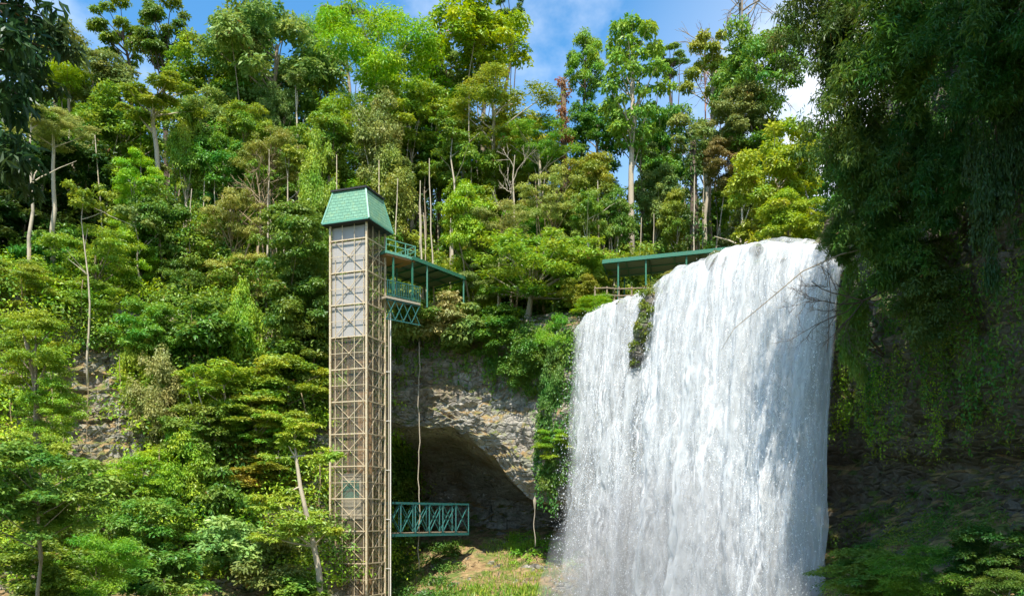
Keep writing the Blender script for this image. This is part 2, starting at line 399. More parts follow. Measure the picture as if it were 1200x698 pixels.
ca, sa = math.cos(R(20)), math.sin(R(20))
UX = np.array([ca, -sa, 0]); UY = np.array([sa, ca, 0]); UZ = np.array([0, 0, 1.])   # along the front, into the depth, up
TW, TD = 2.45, 2.25
TC = np.array([-8.52, 50, 0]); TO = TC - UX * TW                                   # front right and front left corners
ZB, ZT = -7.6, 17.45
def tp(u, v, z): return TO + UX * u + UY * v + UZ * z
tower = empty('lift_tower', tp(TW / 2, TD / 2, ZB), 'tall cream steel lattice lift tower with a green shingle cap roof', 'lift tower')
tl = np.array(tower.location)
AX = (UX, UY, UZ)
for (u, v) in ((0, 0), (TW, 0), (TW, TD), (0, TD)):
    b = MB(); b.box(tp(u, v, (ZB + ZT) / 2), (.105, .105, ZT - ZB), AX)
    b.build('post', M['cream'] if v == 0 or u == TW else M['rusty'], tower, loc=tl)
ups = np.arange(ZT - .95, ZB, -.955)                    # levels of the rails, each second one heavy
def face(o0, ud, nd, W, heavy, light, name, thin, brace_inset=.27):
    """one side: rails, mullions and crossed braces"""
    b = MB()
    ax = (ud, nd, UZ)
    for i, z in enumerate(ups):
        big = i % 2 == 0
        b.box(o0 + ud * W / 2 + UZ * z, (W - .14, .06 if big else .035, .06 if big else .028), ax)
    for k in (1, 2):
        b.box(o0 + ud * (W * k / 3) + UZ * ((ZB + ZT) / 2) + nd * .004, (.03, .03, ZT - ZB), ax)
    for s in (brace_inset, W - brace_inset):
        b.box(o0 + ud * s + nd * .12 + UZ * ((ZB + ZT) / 2 - 1), (.032, .03, ZT - ZB - 2), ax)
    o = b.build(name, heavy, tower, loc=tl)
    b = MB()
    for i in range(0, len(ups) - 2, 2):
        z1, z0 = ups[i], ups[i + 2]
        for s in (0, 1):
            x0, x1 = (brace_inset, W - brace_inset) if s == 0 else (W - brace_inset, brace_inset)
            off = .06 + .055 * s
            b.bar(o0 + ud * x0 + nd * off + UZ * (z0 + .06), o0 + ud * x1 + nd * off + UZ * (z1 - .06), thin, .035, side=nd)
    b.build('cross_brace', light, tower, loc=tl)
face(tp(0, 0, 0), UX, UY, TW, M['cream'], M['cream'], 'rail_frame', .03)
face(tp(TW, 0, 0), UY, -UX, TD, M['cream'], M['cream'], 'rail_frame', .028)
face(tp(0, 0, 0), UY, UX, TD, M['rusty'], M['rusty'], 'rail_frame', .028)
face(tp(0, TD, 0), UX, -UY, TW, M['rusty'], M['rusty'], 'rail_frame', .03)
# cladding: clouded sheets on the upper front, wire mesh lower down and on the other sides
ZP = ups[6]
def panel(o0, ud, nd, W, z0, z1, mat, off):
    b = MB(); b.box(o0 + ud * W / 2 + nd * off + UZ * (z0 + z1) / 2, (W - .04, .008, z1 - z0), (ud, nd, UZ)); b.build('cladding_sheet', mat, tower, loc=tl)
for k in range(4):
    z1 = ZT - .12 if k == 0 else ups[2 * (k - 1)] - .06; z0 = ups[2 * k] + .06
    panel(tp(0, 0, 0), UX, UY, TW, z0, z1, M['poly'], .17)
panel(tp(0, 0, 0), UX, UY, TW, ZB, ZP - .06, M['mesh'], .17)
panel(tp(TW, 0, 0), UY, -UX, TD, ZB, ZT - .12, M['mesh'], .17)
panel(tp(0, TD, 0), UX, -UY, TW, ZB, ZT - .12, M['mesh'], .17)
# shaft gear: guide rails, counterweight, hoist cables, cabin
b = MB()
for u in (.55, TW - .55): b.box(tp(u, TD * .5, (ZB + ZT) / 2), (.09, .14, ZT - ZB), AX)
b.build('guide_rail', M['rusty'], tower, loc=tl)
b = MB(); b.box(tp(TW * .5, TD - .28, (ZB + ZP) / 2 - .5), (1.0, .12, ZP - ZB - 1), AX); b.build('back_wall_sheet', M['rusty'], tower, loc=tl)
b = MB()
for du in (-.08, 0, .08): b.tube([tp(TW / 2 + du, TD * .42, 3.4), tp(TW / 2 + du, TD * .42, ZT - .3)], .012, 5)
b.build('hoist_cable', M['black'], tower, loc=tl)
cab = MB(); cab.box(tp(TW / 2, TD * .45, 1.35), (1.35, 1.4, 2.3), AX); cab.box(tp(TW / 2, TD * .45, 2.62), (1.5, 1.5, .18), AX)
cab.box(tp(TW / 2, TD * .45, .1), (1.5, 1.5, .16), AX)
cab = cab.build('lift_cabin', M['grey_door'], tower, loc=tl)
b = MB(); b.box(tp(TW / 2, TD * .45 - .715, 1.75), (1.1, .02, 1.1), AX); b.build('cabin_window', M['teal_glass'], cab, loc=tl)
# cap roof: four sloped shingle faces, hips, eaves board, felt top
rf = []; uvs = []; zl, zh, ov, ins = ZT + .02, ZT + 2.02, .36, .12
low = [tp(-ov, -ov, zl), tp(TW + ov, -ov, zl), tp(TW + ov, TD + ov, zl), tp(-ov, TD + ov, zl)]
top = [tp(ins, ins, zh), tp(TW - ins, ins, zh), tp(TW - ins, TD - ins, zh), tp(ins, TD - ins, zh)]
for i in range(4):
    j = (i + 1) % 4; L = np.linalg.norm(low[j] - low[i]); Lt = np.linalg.norm(top[j] - top[i]); sl_ = math.hypot(zh - zl, ov + ins)
    rf += [low[i], low[j], top[j], top[i]]; uvs += [(0, 0), (L, 0), ((L + Lt) / 2, sl_), ((L - Lt) / 2, sl_)]
roof = quad_mesh('cap_roof', np.array(rf) - tl, np.arange(16).reshape(4, 4), M['shingle'], tower, uv=uvs)
b = MB()
for i in range(4): b.bar(low[i] + UZ * .02, top[i], .09, .09)
for i in range(4): b.bar(low[i] + UZ * .03, low[(i + 1) % 4] + UZ * .03, .05, .11)
b.build('hip_trim', M['mint'], roof, loc=tl)
b = MB(); b.box(tp(TW / 2, TD / 2, zl - .05), (TW + 2 * ov - .06, TD + 2 * ov - .06, .06), AX); b.build('eaves_board', M['black'], roof, loc=tl)
b = MB(); b.box(tp(TW / 2, TD / 2, zh + .05), (TW - 2 * ins + .22, TD - 2 * ins + .22, .1), AX); b.build('top_cap', M['black'], roof, loc=tl)
b = MB()
for (u, v) in ((.25, .3), (TW - .2, TD - .4)):
    b = MB(); b.tube([tp(u, v, zh + .1), tp(u, v, zh + 2.3)], .025, 6); b.build('lightning_rod', M['cream'], tower, loc=tl)
# conduit running down beside the shaft
for k, (u, v, rr) in enumerate(((TW + .17, TD + .15, .05), (TW + .32, TD + .1, .035))):
    b = MB(); b.tube([tp(u, v, ZB), tp(u, v, 0), tp(u, v, 12.6)], rr, 7)
    for z in np.arange(-6, 12, 3.0): b.bar(tp(TW, TD, z), tp(u, v, z), .03)
    b.build('conduit', M['white_steel'] if k else M['grey_door'], tower, loc=tl)

# ============================================================ UPPER LANDING, WALKWAY ROOFS
# landing: rooftop balcony with green railing on a brown boarded underside
land = empty('lift_landing', at(466, 345, 53), 'small green railed lift landing beside the tower top', 'balcony'); ll = np.array(land.location)
LX = np.array([.72, .69, 0]); LX /= np.linalg.norm(LX); LY = np.array([-LX[1], LX[0], 0]); LA = (LX, LY, UZ)
L0 = np.array([-7.5, 51.9, 0])
def lp(u, v, z): return L0 + LX * u + LY * v + UZ * z
b = MB(); b.box(lp(.8, .9, 16.16), (2.3, 2.2, .16), LA); deck = b.build('deck', M['mint'], land, loc=ll)
b = MB(); b.box(lp(.8, .9, 16.02), (2.2, 2.1, .1), LA); b.build('underside_boards', M['brown_soffit'], deck, loc=ll)
b = MB()
for u in (-.3, .4, 1.15, 1.9): b.box(lp(u, -.15, 16.6), (.05, .05, .75), LA)
for v in (.6, 1.3, 1.95): b.box(lp(1.9, v, 16.6), (.05, .05, .75), LA)
for z in (16.62, 16.95):
    b.bar(lp(-.33, -.15, z), lp(1.93, -.15, z), .045); b.bar(lp(1.9, -.15, z), lp(1.9, 1.98, z), .045)
b.build('railing', M['mint'], land, loc=ll)
for (u, v) in ((.3, -.05), (1.75, 1.6), (1.75, -.05)):
    b = MB(); b.box(lp(u, v, 14.72), (.09, .09, 2.55), LA); b.build('post', M['green'], land, loc=ll)
b = MB(); b.box(lp(.9, .8, 13.4), (2.6, 2.2, .14), LA); b.build('lower_deck', M['grey_door'], land, loc=ll)
b = MB()
for u in np.arange(-.3, 2.2, .13): b.box(lp(u, -.3, 13.95), (.03, .02, .95), LA)
for z in (13.55, 14.43): b.bar(lp(-.35, -.3, z), lp(2.2, -.3, z), .05)
b.build('balustrade', M['teal'], land, loc=ll)
b = MB()
for i in range(4):
    u0, u1 = -.3 + .62 * i, .32 + .62 * i
    b.bar(lp(u0, -.24, 12.15), lp(u1, -.24, 13.3), .045); b.bar(lp(u1, -.2, 12.15), lp(u0, -.2, 13.3), .045)
b.bar(lp(-.35, -.22, 12.1), lp(2.25, -.22, 12.1), .06); b.bar(lp(-.35, -.22, 13.27), lp(2.25, -.22, 13.27), .06)
b.build('support_truss', M['teal'], land, loc=ll)

def walkway(name, label, pts, zr, width, posts, fl):
    """long low roof on posts following a path of ground points; z from the roof line"""
    pts = [np.array([p[0], p[1], 0.]) for p in pts]
    root = empty(name, (*pts[0][:2], fl), label, 'walkway roof'); rl = np.array(root.location)
    top, und, fas = MB(), MB(), MB()
    fr, bk = [], []
    for i, p in enumerate(pts):
        d = pts[min(i + 1, len(pts) - 1)] - pts[max(i - 1, 0)]; d /= np.linalg.norm(d); nrm = np.array([-d[1], d[0], 0])
        fr.append(p + UZ * zr[i]); bk.append(p + nrm * width + UZ * (zr[i] - .25))
    for i in range(len(pts) - 1):
        a, c, d, e = fr[i], fr[i + 1], bk[i + 1], bk[i]
        top.hexa([a, c, d, e, a + UZ * .05, c + UZ * .05, d + UZ * .05, e + UZ * .05])
        o = UZ * -.12
        n = max(2, int(np.linalg.norm(c - a) / 1.3))
        for k in range(n + 1):
            f = k / n; und.bar(a + (c - a) * f + o, e + (d - e) * f + o, .06, .1)
        for g in (.12, .5, .88): und.bar(a + (e - a) * g + o * .4, c + (d - c) * g + o * .4, .05, .06)
        fas.hexa([a - UZ * .16 - UY * .03, c - UZ * .16 - UY * .03, c - UZ * .16, a - UZ * .16, a + UZ * .07 - UY * .03, c + UZ * .07 - UY * .03, c + UZ * .07, a + UZ * .07])
    r = top.build('roof', M['soffit'], root, loc=rl); und.build('rafters', M['green'], r, loc=rl); fas.build('fascia', M['green'], r, loc=rl)
    for f in posts:
        i = int(f); k = f - i
        for E in (fr, bk):
            q = E[i] + (E[min(i + 1, len(E) - 1)] - E[i]) * k
            q = q + (np.array([0, .15, 0]) if E is fr else np.array([0, -.15, 0]))
            b = MB(); b.bar((q[0], q[1], fl - .5), (q[0], q[1], q[2] - .1), .09); b.build('post', M['green'], root, loc=rl)
    return root
w1 = [at(484, 301, 52.8)[:2], at(516, 314, 55)[:2], at(546, 325, 57.3)[:2]]
walkway('covered_walkway', 'green sheet walkway roof leading away from the lift landing', w1, [16.2, 16.2, 16.2], 3.3, (.5, 1.9), 13.9)
w2 = [at(706, 306, 53.6)[:2], at(760, 302, 52.9)[:2], at(820, 298, 52.2)[:2], at(895, 292.5, 51.4)[:2]]
walkway('covered_walkway', 'long green walkway roof behind the crest of the waterfall', w2, [16.2, 16.28, 16.38, 16.55], 3.1, (.35, .95, 1.75, 2.4), 13.6)
# rustic wooden fence below it
fen = empty('wooden_fence', at(735, 350, 52), 'weathered pole fence under the walkway roof', 'fence'); fl_ = np.array(fen.location)
M['wood'] = bark_material('weathered_wood', (.16, .11, .07), (.33, .26, .18))
xs = [at(p, 350, 52.2) for p in (697, 711, 725, 740, 755, 770, 786)]
for p in xs:
    b = MB(); b.tube([p + np.array([0, 0, -.6]), p + np.array([.02, 0, .75])], .05, 7); b.build('post', M['wood'], fen, loc=fl_)
for h in (.2, .62):
    b = MB(); b.tube([p + np.array([0, -.06, h + .04 * math.sin(i * 2.1)]) for i, p in enumerate(xs)], .035, 6); b.build('rail', M['wood'], fen, loc=fl_)

# ============================================================ TRUSS BRIDGE IN THE CAVE
B0, B1 = np.array([-7.75, 52.4, 0]), np.array([-3.3, 58.6, 0])
B1 = at(549, 608, 58.5) * np.array([1, 1, 0])
bd = B1 - B0; BL = np.linalg.norm(bd); bd /= BL; bn = np.array([-bd[1], bd[0], 0])
br = empty('truss_footbridge', (*B0[:2], -.95), 'teal steel truss footbridge from the lift into the cave', 'bridge'); bl = np.array(br.location)
zb, zt = -1.0, 1.02
for v in (0, 1.5):
    b = MB(); o = bn * v
    b.bar(B0 + o + UZ * zt, B1 + o + UZ * zt, .11, .12); b.bar(B0 + o + UZ * zb, B1 + o + UZ * zb, .12, .16)
    b.build('chord', M['teal'], br, loc=bl)
    b = MB(); n = 6
    for i in range(n + 1): b.bar(B0 + bd * BL * i / n + o + UZ * (zb + .08), B0 + bd * BL * i / n + o + UZ * (zt - .06), .07)
    for i in range(n):
        p, q = B0 + bd * BL * i / n + o, B0 + bd * BL * (i + 1) / n + o
        b.bar(p + UZ * (zb + .08) + bn * .04, q + UZ * (zt - .06) + bn * .04, .065, .04); b.bar(p + UZ * (zt - .06) - bn * .02, q + UZ * (zb + .08) - bn * .02, .06, .04)
    b.build('web_bracing', M['teal'], br, loc=bl)
b = MB()
for i in range(40): b.box(B0 + bd * BL * (i + .5) / 40 + bn * .75 + UZ * (zb + .14), (BL / 40 - .02, 1.4, .04), (bd, bn, UZ))
b.build('deck', M['wood'], br, loc=bl)

# ============================================================ HANGING ROPES
M['rope'] = paint('rope', (.42, .36, .27), .9, .3, 6)
def rope(x, py0, py1, Y, r, label, sway=.06, knot=None, name='hanging_rope', mat='rope'):
    z0, z1 = (HY - py0) / F * Y, (HY - py1) / F * Y
    z = np.linspace(z0, z1, 26); X = (x - CX) / F * Y
    pts = np.stack([X + sway * np.sin(z * 1.3 + x) + .03 * np.sin(z * 4), np.full(26, Y) + .04 * np.cos(z * 2), z], -1)
    b = MB(); rad = np.full(26, r); 
    if knot: rad[knot] = r * 2.6; rad[knot + 1] = r * 1.8; rad[knot + 2:] = r * .6
    b.tube(pts - pts[0], rad, 6)
    o = b.build(name, M[mat], None, smooth=True); o.location = pts[0]
    return tag(o, label, 'rope')
rope(491, 400, 668, 55.4, .036, 'long pale rope hanging straight down in front of the footbridge', .05)
rope(627, 505, 640, 54.2, .05, 'knotted pale rope hanging before the cave mouth near the waterfall', .06, 15)
# ============================================================ FOLIAGE
rng = np.random.default_rng(11)
def unit(a): return a / (np.linalg.norm(a, axis=-1, keepdims=True) + 1e-9)
def rdir(n, r): return unit(r.normal(size=(n, 3)))

def leaf_quads(pos, nrm, axis, L, Wd):
    nrm = unit(nrm); a = unit(axis - nrm * (axis * nrm).sum(-1, keepdims=True)); b = np.cross(nrm, a)
    L = np.broadcast_to(np.asarray(L, float), (len(pos),))[:, None]; Wd = np.broadcast_to(np.asarray(Wd, float), (len(pos),))[:, None]
    v0 = pos; v1 = pos + a * L * .42 + b * Wd * .5 + nrm * L * .06
    v2 = pos + a * L - nrm * L * .10; v3 = pos + a * L * .42 - b * Wd * .5 + nrm * L * .06
    return np.stack([v0, v1, v2, v3], 1).reshape(-1, 3)

def leaf_object(name, V, tone, mat='leaf', parent=None, loc=None):
    n = len(V) // 4
    return quad_mesh(name, V, np.arange(4 * n).reshape(n, 4), M[mat], parent, attrs={'tone': ('FACE', tone)}, loc=loc)

def clump_leaves(C, Rc, n, L, W, r, flat=.75, up=.8, droop=.25, shell=.45):
    """n leaves over clumps centred at C with radii Rc"""
    w = Rc ** 2; k = r.choice(len(C), n, p=w / w.sum())
    d = rdir(n, r); d[:, 2] = np.where(d[:, 2] < -.25, -d[:, 2] * r.random(n), d[:, 2])
    rr = (shell + (1 - shell) * r.random(n) ** .6)
    # ragged clump edges
    rr = rr * (1 + .28 * vnoise(d * 2.2 + k[:, None] * 3.7))
    pos = C[k] + d * (Rc[k] * rr)[:, None] * np.array([1, 1, flat])
    nrm = d * .55 + np.array([0, 0, up]) + r.normal(size=(n, 3)) * .5
    ax = d * .6 + r.normal(size=(n, 3)) * .7 + np.array([0, 0, -droop])
    ct = r.random(len(C))[k]
    tone = np.clip(.22 + .36 * ct + .42 * r.random(n), 0, 1)
    Ls = L * (.65 + .7 * r.random(n))
    return leaf_quads(pos, nrm, ax, Ls, Ls * W), tone

TEMPL = {}
def template(kind, seed):
    """unit crown (radius 1): clump centres, radii, leaf mesh"""
    if (kind, seed) in TEMPL: return TEMPL[kind, seed]
    r = np.random.default_rng(seed * 101 + sum(map(ord, kind)))
    p = dict(n=14000, L=.068, W=.5, flat=.7, up=.75, droop=.25, shell=.45)
    if kind == 'broad':
        m = 52; C = rdir(m, r) * (r.random(m) ** .4)[:, None] * .85; C[:, 2] = C[:, 2] * .9; Rc = .11 + .16 * r.random(m)
    elif kind == 'tall':                       # loose emergent crown in separate plates
        m = 22; C = rdir(m, r) * (r.random(m) ** .4)[:, None] * .82; C[:, 2] *= 1.0; Rc = .14 + .15 * r.random(m); p.update(n=9000, flat=.5, L=.07)
    elif kind == 'column':                     # tall open crown, short side branches
        z = np.linspace(-1, 1, 44); a = np.arange(44) * 2.4; rad = .62 * np.sqrt(np.clip(1 - np.abs(z) ** 2.2, .02, 1)) * (.55 + .6 * r.random(44))
        C = np.stack([np.cos(a) * rad, np.sin(a) * rad, z * .95], 1); Rc = .13 + .10 * r.random(44); p.update(n=7000, L=.085, W=.55, flat=.6, droop=.5)
    elif kind == 'layer':                      # flat bright sprays in tiers
        m = 48; a = r.random(m) * 6.28; z = np.sort(r.random(m)) * 1.7 - .85; rad = (.85 - .35 * np.abs(z)) * r.random(m) ** .5
        C = np.stack([np.cos(a) * rad, np.sin(a) * rad, z * .75], 1); Rc = .13 + .15 * r.random(m); p.update(n=16000, flat=.6, up=.95, L=.055, W=.42, droop=.15, shell=.15)
    elif kind == 'airy':                       # fine twiggy spreading crown
        m = 60; C = rdir(m, r) * (r.random(m) ** .45)[:, None] * .86; C[:, 2] *= .75; Rc = .10 + .13 * r.random(m); p.update(n=14000, L=.05, W=.42, flat=.5, shell=.1)
    elif kind == 'feather':                    # dense fine plumes
        m = 40; C = rdir(m, r) * (r.random(m) ** .4)[:, None] * .78; Rc = .15 + .18 * r.random(m); p.update(n=16000, L=.06, W=.3, flat=.8, droop=.6, shell=.3)
    elif kind == 'bush':
        m = 48; C = rdir(m, r) * (r.random(m) ** .35)[:, None] * .84; C[:, 2] *= .9; Rc = .12 + .17 * r.random(m); p.update(n=14000, L=.068, W=.52)
    elif kind == 'big':                        # big glossy leaves
        m = 26; C = rdir(m, r) * (r.random(m) ** .35)[:, None] * .78; Rc = .2 + .18 * r.random(m); p.update(n=5200, L=.125, W=.5, droop=.6)
    elif kind == 'drape':                      # tall curtain of creepers over the support
        m = 46; C = rdir(m, r) * (r.random(m) ** .4)[:, None] * np.array([.62, .62, .9]); Rc = .13 + .13 * r.random(m); p.update(n=14000, L=.062, W=.5, flat=1.5, droop=.9, up=.45)
    elif kind == 'bamboo':                     # arching culms with long hanging leaves
        C = []; 
        for k in range(26):
            a = r.random() * 6.28; reach = .35 + .6 * r.random(); h = .3 + .7 * r.random()
            for s in np.linspace(.25, 1, 10):
                C.append([math.cos(a) * reach * s ** 1.5, math.sin(a) * reach * s ** 1.5, -.9 + 1.75 * h * math.sin(s * 2.25) + .1 * r.normal()])
        C = np.array(C); Rc = .10 + .08 * r.random(len(C)); p.update(n=22000, L=.07, W=.26, flat=1.1, droop=.9, up=.35, shell=.1)
    C = np.asarray(C, float)
    V, tone = clump_leaves(C, Rc, p['n'], p['L'], p['W'], r, p['flat'], p['up'], p['droop'], p['shell'])
    o = leaf_object('crown', V, tone); me = o.data; bpy.data.objects.remove(o)
    TEMPL[kind, seed] = (C, Rc, me); return TEMPL[kind, seed]

def limb(b, p, q, r0, r1, r, n=6, wob=.08, k=6):
    t_ = np.linspace(0, 1, n)[:, None]; L = np.linalg.norm(q - p)
    off = np.cumsum(r.normal(size=(n, 3)), 0) * wob * L / n; off -= off[0] + (off[-1] - off[0]) * t_
    b.tube(p + (q - p) * t_ + off, r0 + (r1 - r0) * t_[:, 0], k, cap=False)

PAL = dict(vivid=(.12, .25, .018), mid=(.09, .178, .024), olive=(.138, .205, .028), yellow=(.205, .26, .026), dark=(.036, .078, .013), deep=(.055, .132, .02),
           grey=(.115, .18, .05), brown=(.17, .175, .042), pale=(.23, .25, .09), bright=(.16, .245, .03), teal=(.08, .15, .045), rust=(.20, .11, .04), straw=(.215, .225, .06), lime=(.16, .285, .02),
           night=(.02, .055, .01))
NT_ = [0]
CLEAR = [(50, 150, 405, 575), (318, 392, 490, 700), (805, 862, 190, 245), (440, 690, 395, 700), (725, 756, 150, 320), (470, 525, 225, 300)]   # rock, hollow and sky that stay open
def tree(kind, px, py, hw, hh, Y, col, label, cat='tree', name=None, bark='bark', r0=None, limbs=9, base=None, group=None, seed=None, lean=0.0, foot=None, tiers=True, rock=False):
    """crown centred at photo pixel (px, py) at distance Y; the trunk stands on the ground below it"""
    NT_[0] += 1; sd = seed if seed is not None else NT_[0] % 3
    r = np.random.default_rng(NT_[0] * 7 + 3)
    C, Rc, me = template(kind, sd)
    c = at(px, py, Y); Rw, Rh = hw * 1.32 / F * Y, hh * 1.32 / F * Y
    if px < 400 and py > 330 and Y > 36 and 'round dark bush' not in label:      # plants of the left slope stand against the slope
        h = hit(px, py)
        if h is not None:
            Y2 = max(Y, h[1] - .55 * Rw - .6)
            c, Rw, Rh, Y = at(px, py, Y2), Rw * Y2 / Y, Rh * Y2 / Y, Y2
    fx, fy = (c[0] + lean, c[1] + .3) if foot is None else foot
    if rock: fx, fy, base = c[0], c[1] + 1.6, c[2] - Rh * .35
    gz = ground_z(fx, fy) if base is None else base
    gz = min(gz, c[2] - Rh * .3) if cat != 'tree' else min(gz, c[2] - Rh * .6)
    root = empty(name or ('tree' if cat == 'tree' else 'shrub'), (fx, fy, gz - .15), label, cat, group)
    rl = np.array([fx, fy, gz - .15])
    crown = bpy.data.objects.new('crown', me); COL.objects.link(crown); crown.parent = root
    crown.location = c - rl; rot = r.random() * 6.28
    sc = np.array([Rw, Rw, Rh]); crown.scale = sc; crown.rotation_euler = (0, 0, rot)
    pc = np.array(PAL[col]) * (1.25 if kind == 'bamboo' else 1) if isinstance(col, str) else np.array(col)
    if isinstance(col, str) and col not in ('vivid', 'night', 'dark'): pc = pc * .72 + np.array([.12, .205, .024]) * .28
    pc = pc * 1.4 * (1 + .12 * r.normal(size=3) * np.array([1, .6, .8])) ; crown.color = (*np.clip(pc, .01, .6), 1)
    Rz = np.array([[math.cos(rot), -math.sin(rot), 0], [math.sin(rot), math.cos(rot), 0], [0, 0, 1]])
    W = (C * sc) @ Rz.T + (c - rl)
    if tiers and kind not in ('tall', 'column', 'bamboo'):
        zc, k = c[2] - Rh * 1.15, 0                       # lower boughs of the same tree
        while zc - gz > Rh * .25 and k < 6:
            ux, uy = CX + F * c[0] / c[1], HY - F * zc / c[1]
            if any(x0 < ux < x1 and y0 < uy < y1 for x0, x1, y0, y1 in CLEAR): zc -= Rh; k += 1; continue
            s2 = r.uniform(.72, .98); w2 = r.normal(size=2) * Rw * .4
            cr = bpy.data.objects.new('crown', template(kind, (sd + 1 + k) % 3)[2]); COL.objects.link(cr); cr.parent = root
            cr.location = (c[0] - rl[0] + w2[0], c[1] - rl[1] + w2[1] + Rw * .15, zc - rl[2]); cr.scale = sc * s2; cr.rotation_euler = (0, 0, r.random() * 6.28)
            cr.color = tuple(np.array(crown.color) * np.array([*(1 + .1 * r.normal(size=3)), 1])); zc -= Rh * r.uniform(.7, 1.1); k += 1
    b = MB(); r0 = r0 or max(.05, .03 * Rw + .008 * (c[2] - gz))
    topc = c - rl + np.array([0, 0, Rh * (.75 if kind == 'column' else .1)])
    st = np.array([0, 0, 0.]) 
    n = 9; tt = np.linspace(0, 1, n)[:, None]; off = np.cumsum(r.normal(size=(n, 3)) * [1, 1, .2], 0) * .012 * (c[2] - gz); off -= off[0] + (off[-1] - off[0]) * tt
    tr = st + (topc - st) * tt + off; rad = r0 * (1 - .6 * tt[:, 0]); rad[0] *= 1.35
    b.tube(tr, rad, 8, cap=False)
    if kind == 'tall': limbs = max(limbs, 22)
    order = r.permutation(len(W))[:limbs]
    for k in order:
        q = W[k]; f = np.clip((q[2] - Rh * .5) / topc[2], .35 if cat == 'tree' else .1, .97) if topc[2] > 0 else .5
        i = f * (n - 1); i0 = min(int(i), n - 2); p = tr[i0] + (tr[i0 + 1] - tr[i0]) * (i - i0)
        limb(b, p, q, r0 * .42 * (1.1 - f * .6), r0 * .08, r)
    if cat == 'tree' and tiers and c[2] - gz > 5:           # further thin stems of the same clump
        for k in range(r.integers(1, 4)):
            q = W[r.integers(len(W))]; a_ = r.normal(size=2) * Rw * .35
            limb(b, np.array([a_[0], a_[1] - .2, 0]), q, .1, .03, r, 8, .05)
        if bark == 'bark' and r.random() < .5: bark = 'pale_bark'
    b.build('trunk', M[bark], root, smooth=True)
    return root
def bush(kind, px, py, hw, hh, Y, col, label, **kw):
    kw.setdefault('limbs', 5); kw.setdefault('r0', .05)
    return tree(kind, px, py, hw, hh, Y, col, label, cat=kw.pop('cat', 'shrub'), **kw)

T, B = tree, bush
# ---- skyline, left to right
T('airy', 62, 75, 50, 55, 72, 'brown', 'brownish thin crowned tree under the skyline beside the dark overhanging leaves')
T('tall', 143, 42, 32, 36, 82, 'mid', 'smaller open plated crown against the sky left of a taller one', bark='dark_bark')
T('tall', 193, 38, 36, 46, 78, 'deep', 'tall dark open crown standing clear against the sky left of the blue gap', bark='dark_bark')
T('broad', 245, 98, 46, 48, 72, 'mid', 'dark green rounded tree below the blue gap at upper left')
T('broad', 280, 60, 34, 46, 76, 'deep', 'narrow dark tree touching the huge grey green crown')
T('broad', 325, 62, 66, 68, 70, 'grey', 'huge grey green round crown on several leaning pale trunks', r0=.34, limbs=16)
T('feather', 372, 55, 30, 40, 73, 'vivid', 'small vivid green plume crown between the grey green giant and the vivid one')
T('feather', 440, 62, 62, 66, 68, 'vivid', 'largest vivid green feathery crown above the lift tower')
T('tall', 402, 18, 26, 24, 80, 'grey', 'high thin grey crown peeping over the vivid green trees')
T('broad', 565, 42, 52, 46, 71, 'lime', 'bright yellow green round crown reaching the top edge of the sky gap')
T('tall', 598, 22, 16, 34, 77, 'deep', 'thin dark leafed spire behind the bright round crown', bark='dark_bark')
T('broad', 522, 80, 34, 34, 74, 'grey', 'grey green crown beneath the dead reddish tree top')
T('airy', 578, 128, 62, 46, 65, 'olive', 'wide olive yellow crown with the sky showing through it', limbs=18)
T('airy', 630, 172, 44, 34, 64, 'olive', 'low olive umbrella crown over bare forked limbs', limbs=20, bark='pale_bark')
T('bush', 687, 80, 21, 36, 76, 'mid', 'slender egg shaped crown alone in the middle of the blue sky', bark='dark_bark', tiers=False, limbs=14)
T('column', 741, 100, 42, 58, 63, 'bright', 'tall column shaped tree with a straight pale bare trunk', bark='pale_bark', r0=.28, limbs=26, tiers=False)
T('tall', 786, 72, 20, 15, 80, 'mid', 'little flat topped crown on a thin dark pole trunk', bark='dark_bark', r0=.25)
T('broad', 700, 150, 34, 40, 70, 'deep', 'dark green tree left of the pale straight trunk')
T('broad', 775, 165, 34, 44, 72, 'deep', 'dark green tree right of the pale straight trunk')
T('tall', 835, 88, 34, 52, 72, 'olive', 'thin olive crown rising to a point beside the bare twigs')
T('tall', 826, 165, 36, 46, 70, 'grey', 'grey green ragged crown with bright sky holes above the low sky gap')
T('broad', 893, 80, 46, 58, 62, 'mid', 'broad mid green crown left of the dark shaded overhang')
T('bush', 868, 142, 34, 34, 62, 'grey', 'grey green crown above the yellow green tree near the falls crest', cat='tree')
T('broad', 908, 200, 50, 56, 51, 'yellow', 'yellow green leafy tree behind the crest of the waterfall', bark='pale_bark')
T('bush', 925, 258, 36, 32, 47, 'yellow', 'low yellow green tree touching the top of the waterfall', cat='tree')
T('broad', 848, 252, 36, 32, 74, 'mid', 'mid green tree filling the foot of the low sky gap')
T('feather', 885, 262, 26, 28, 66, 'bright', 'light green sapling behind the right end of the long walkway roof')
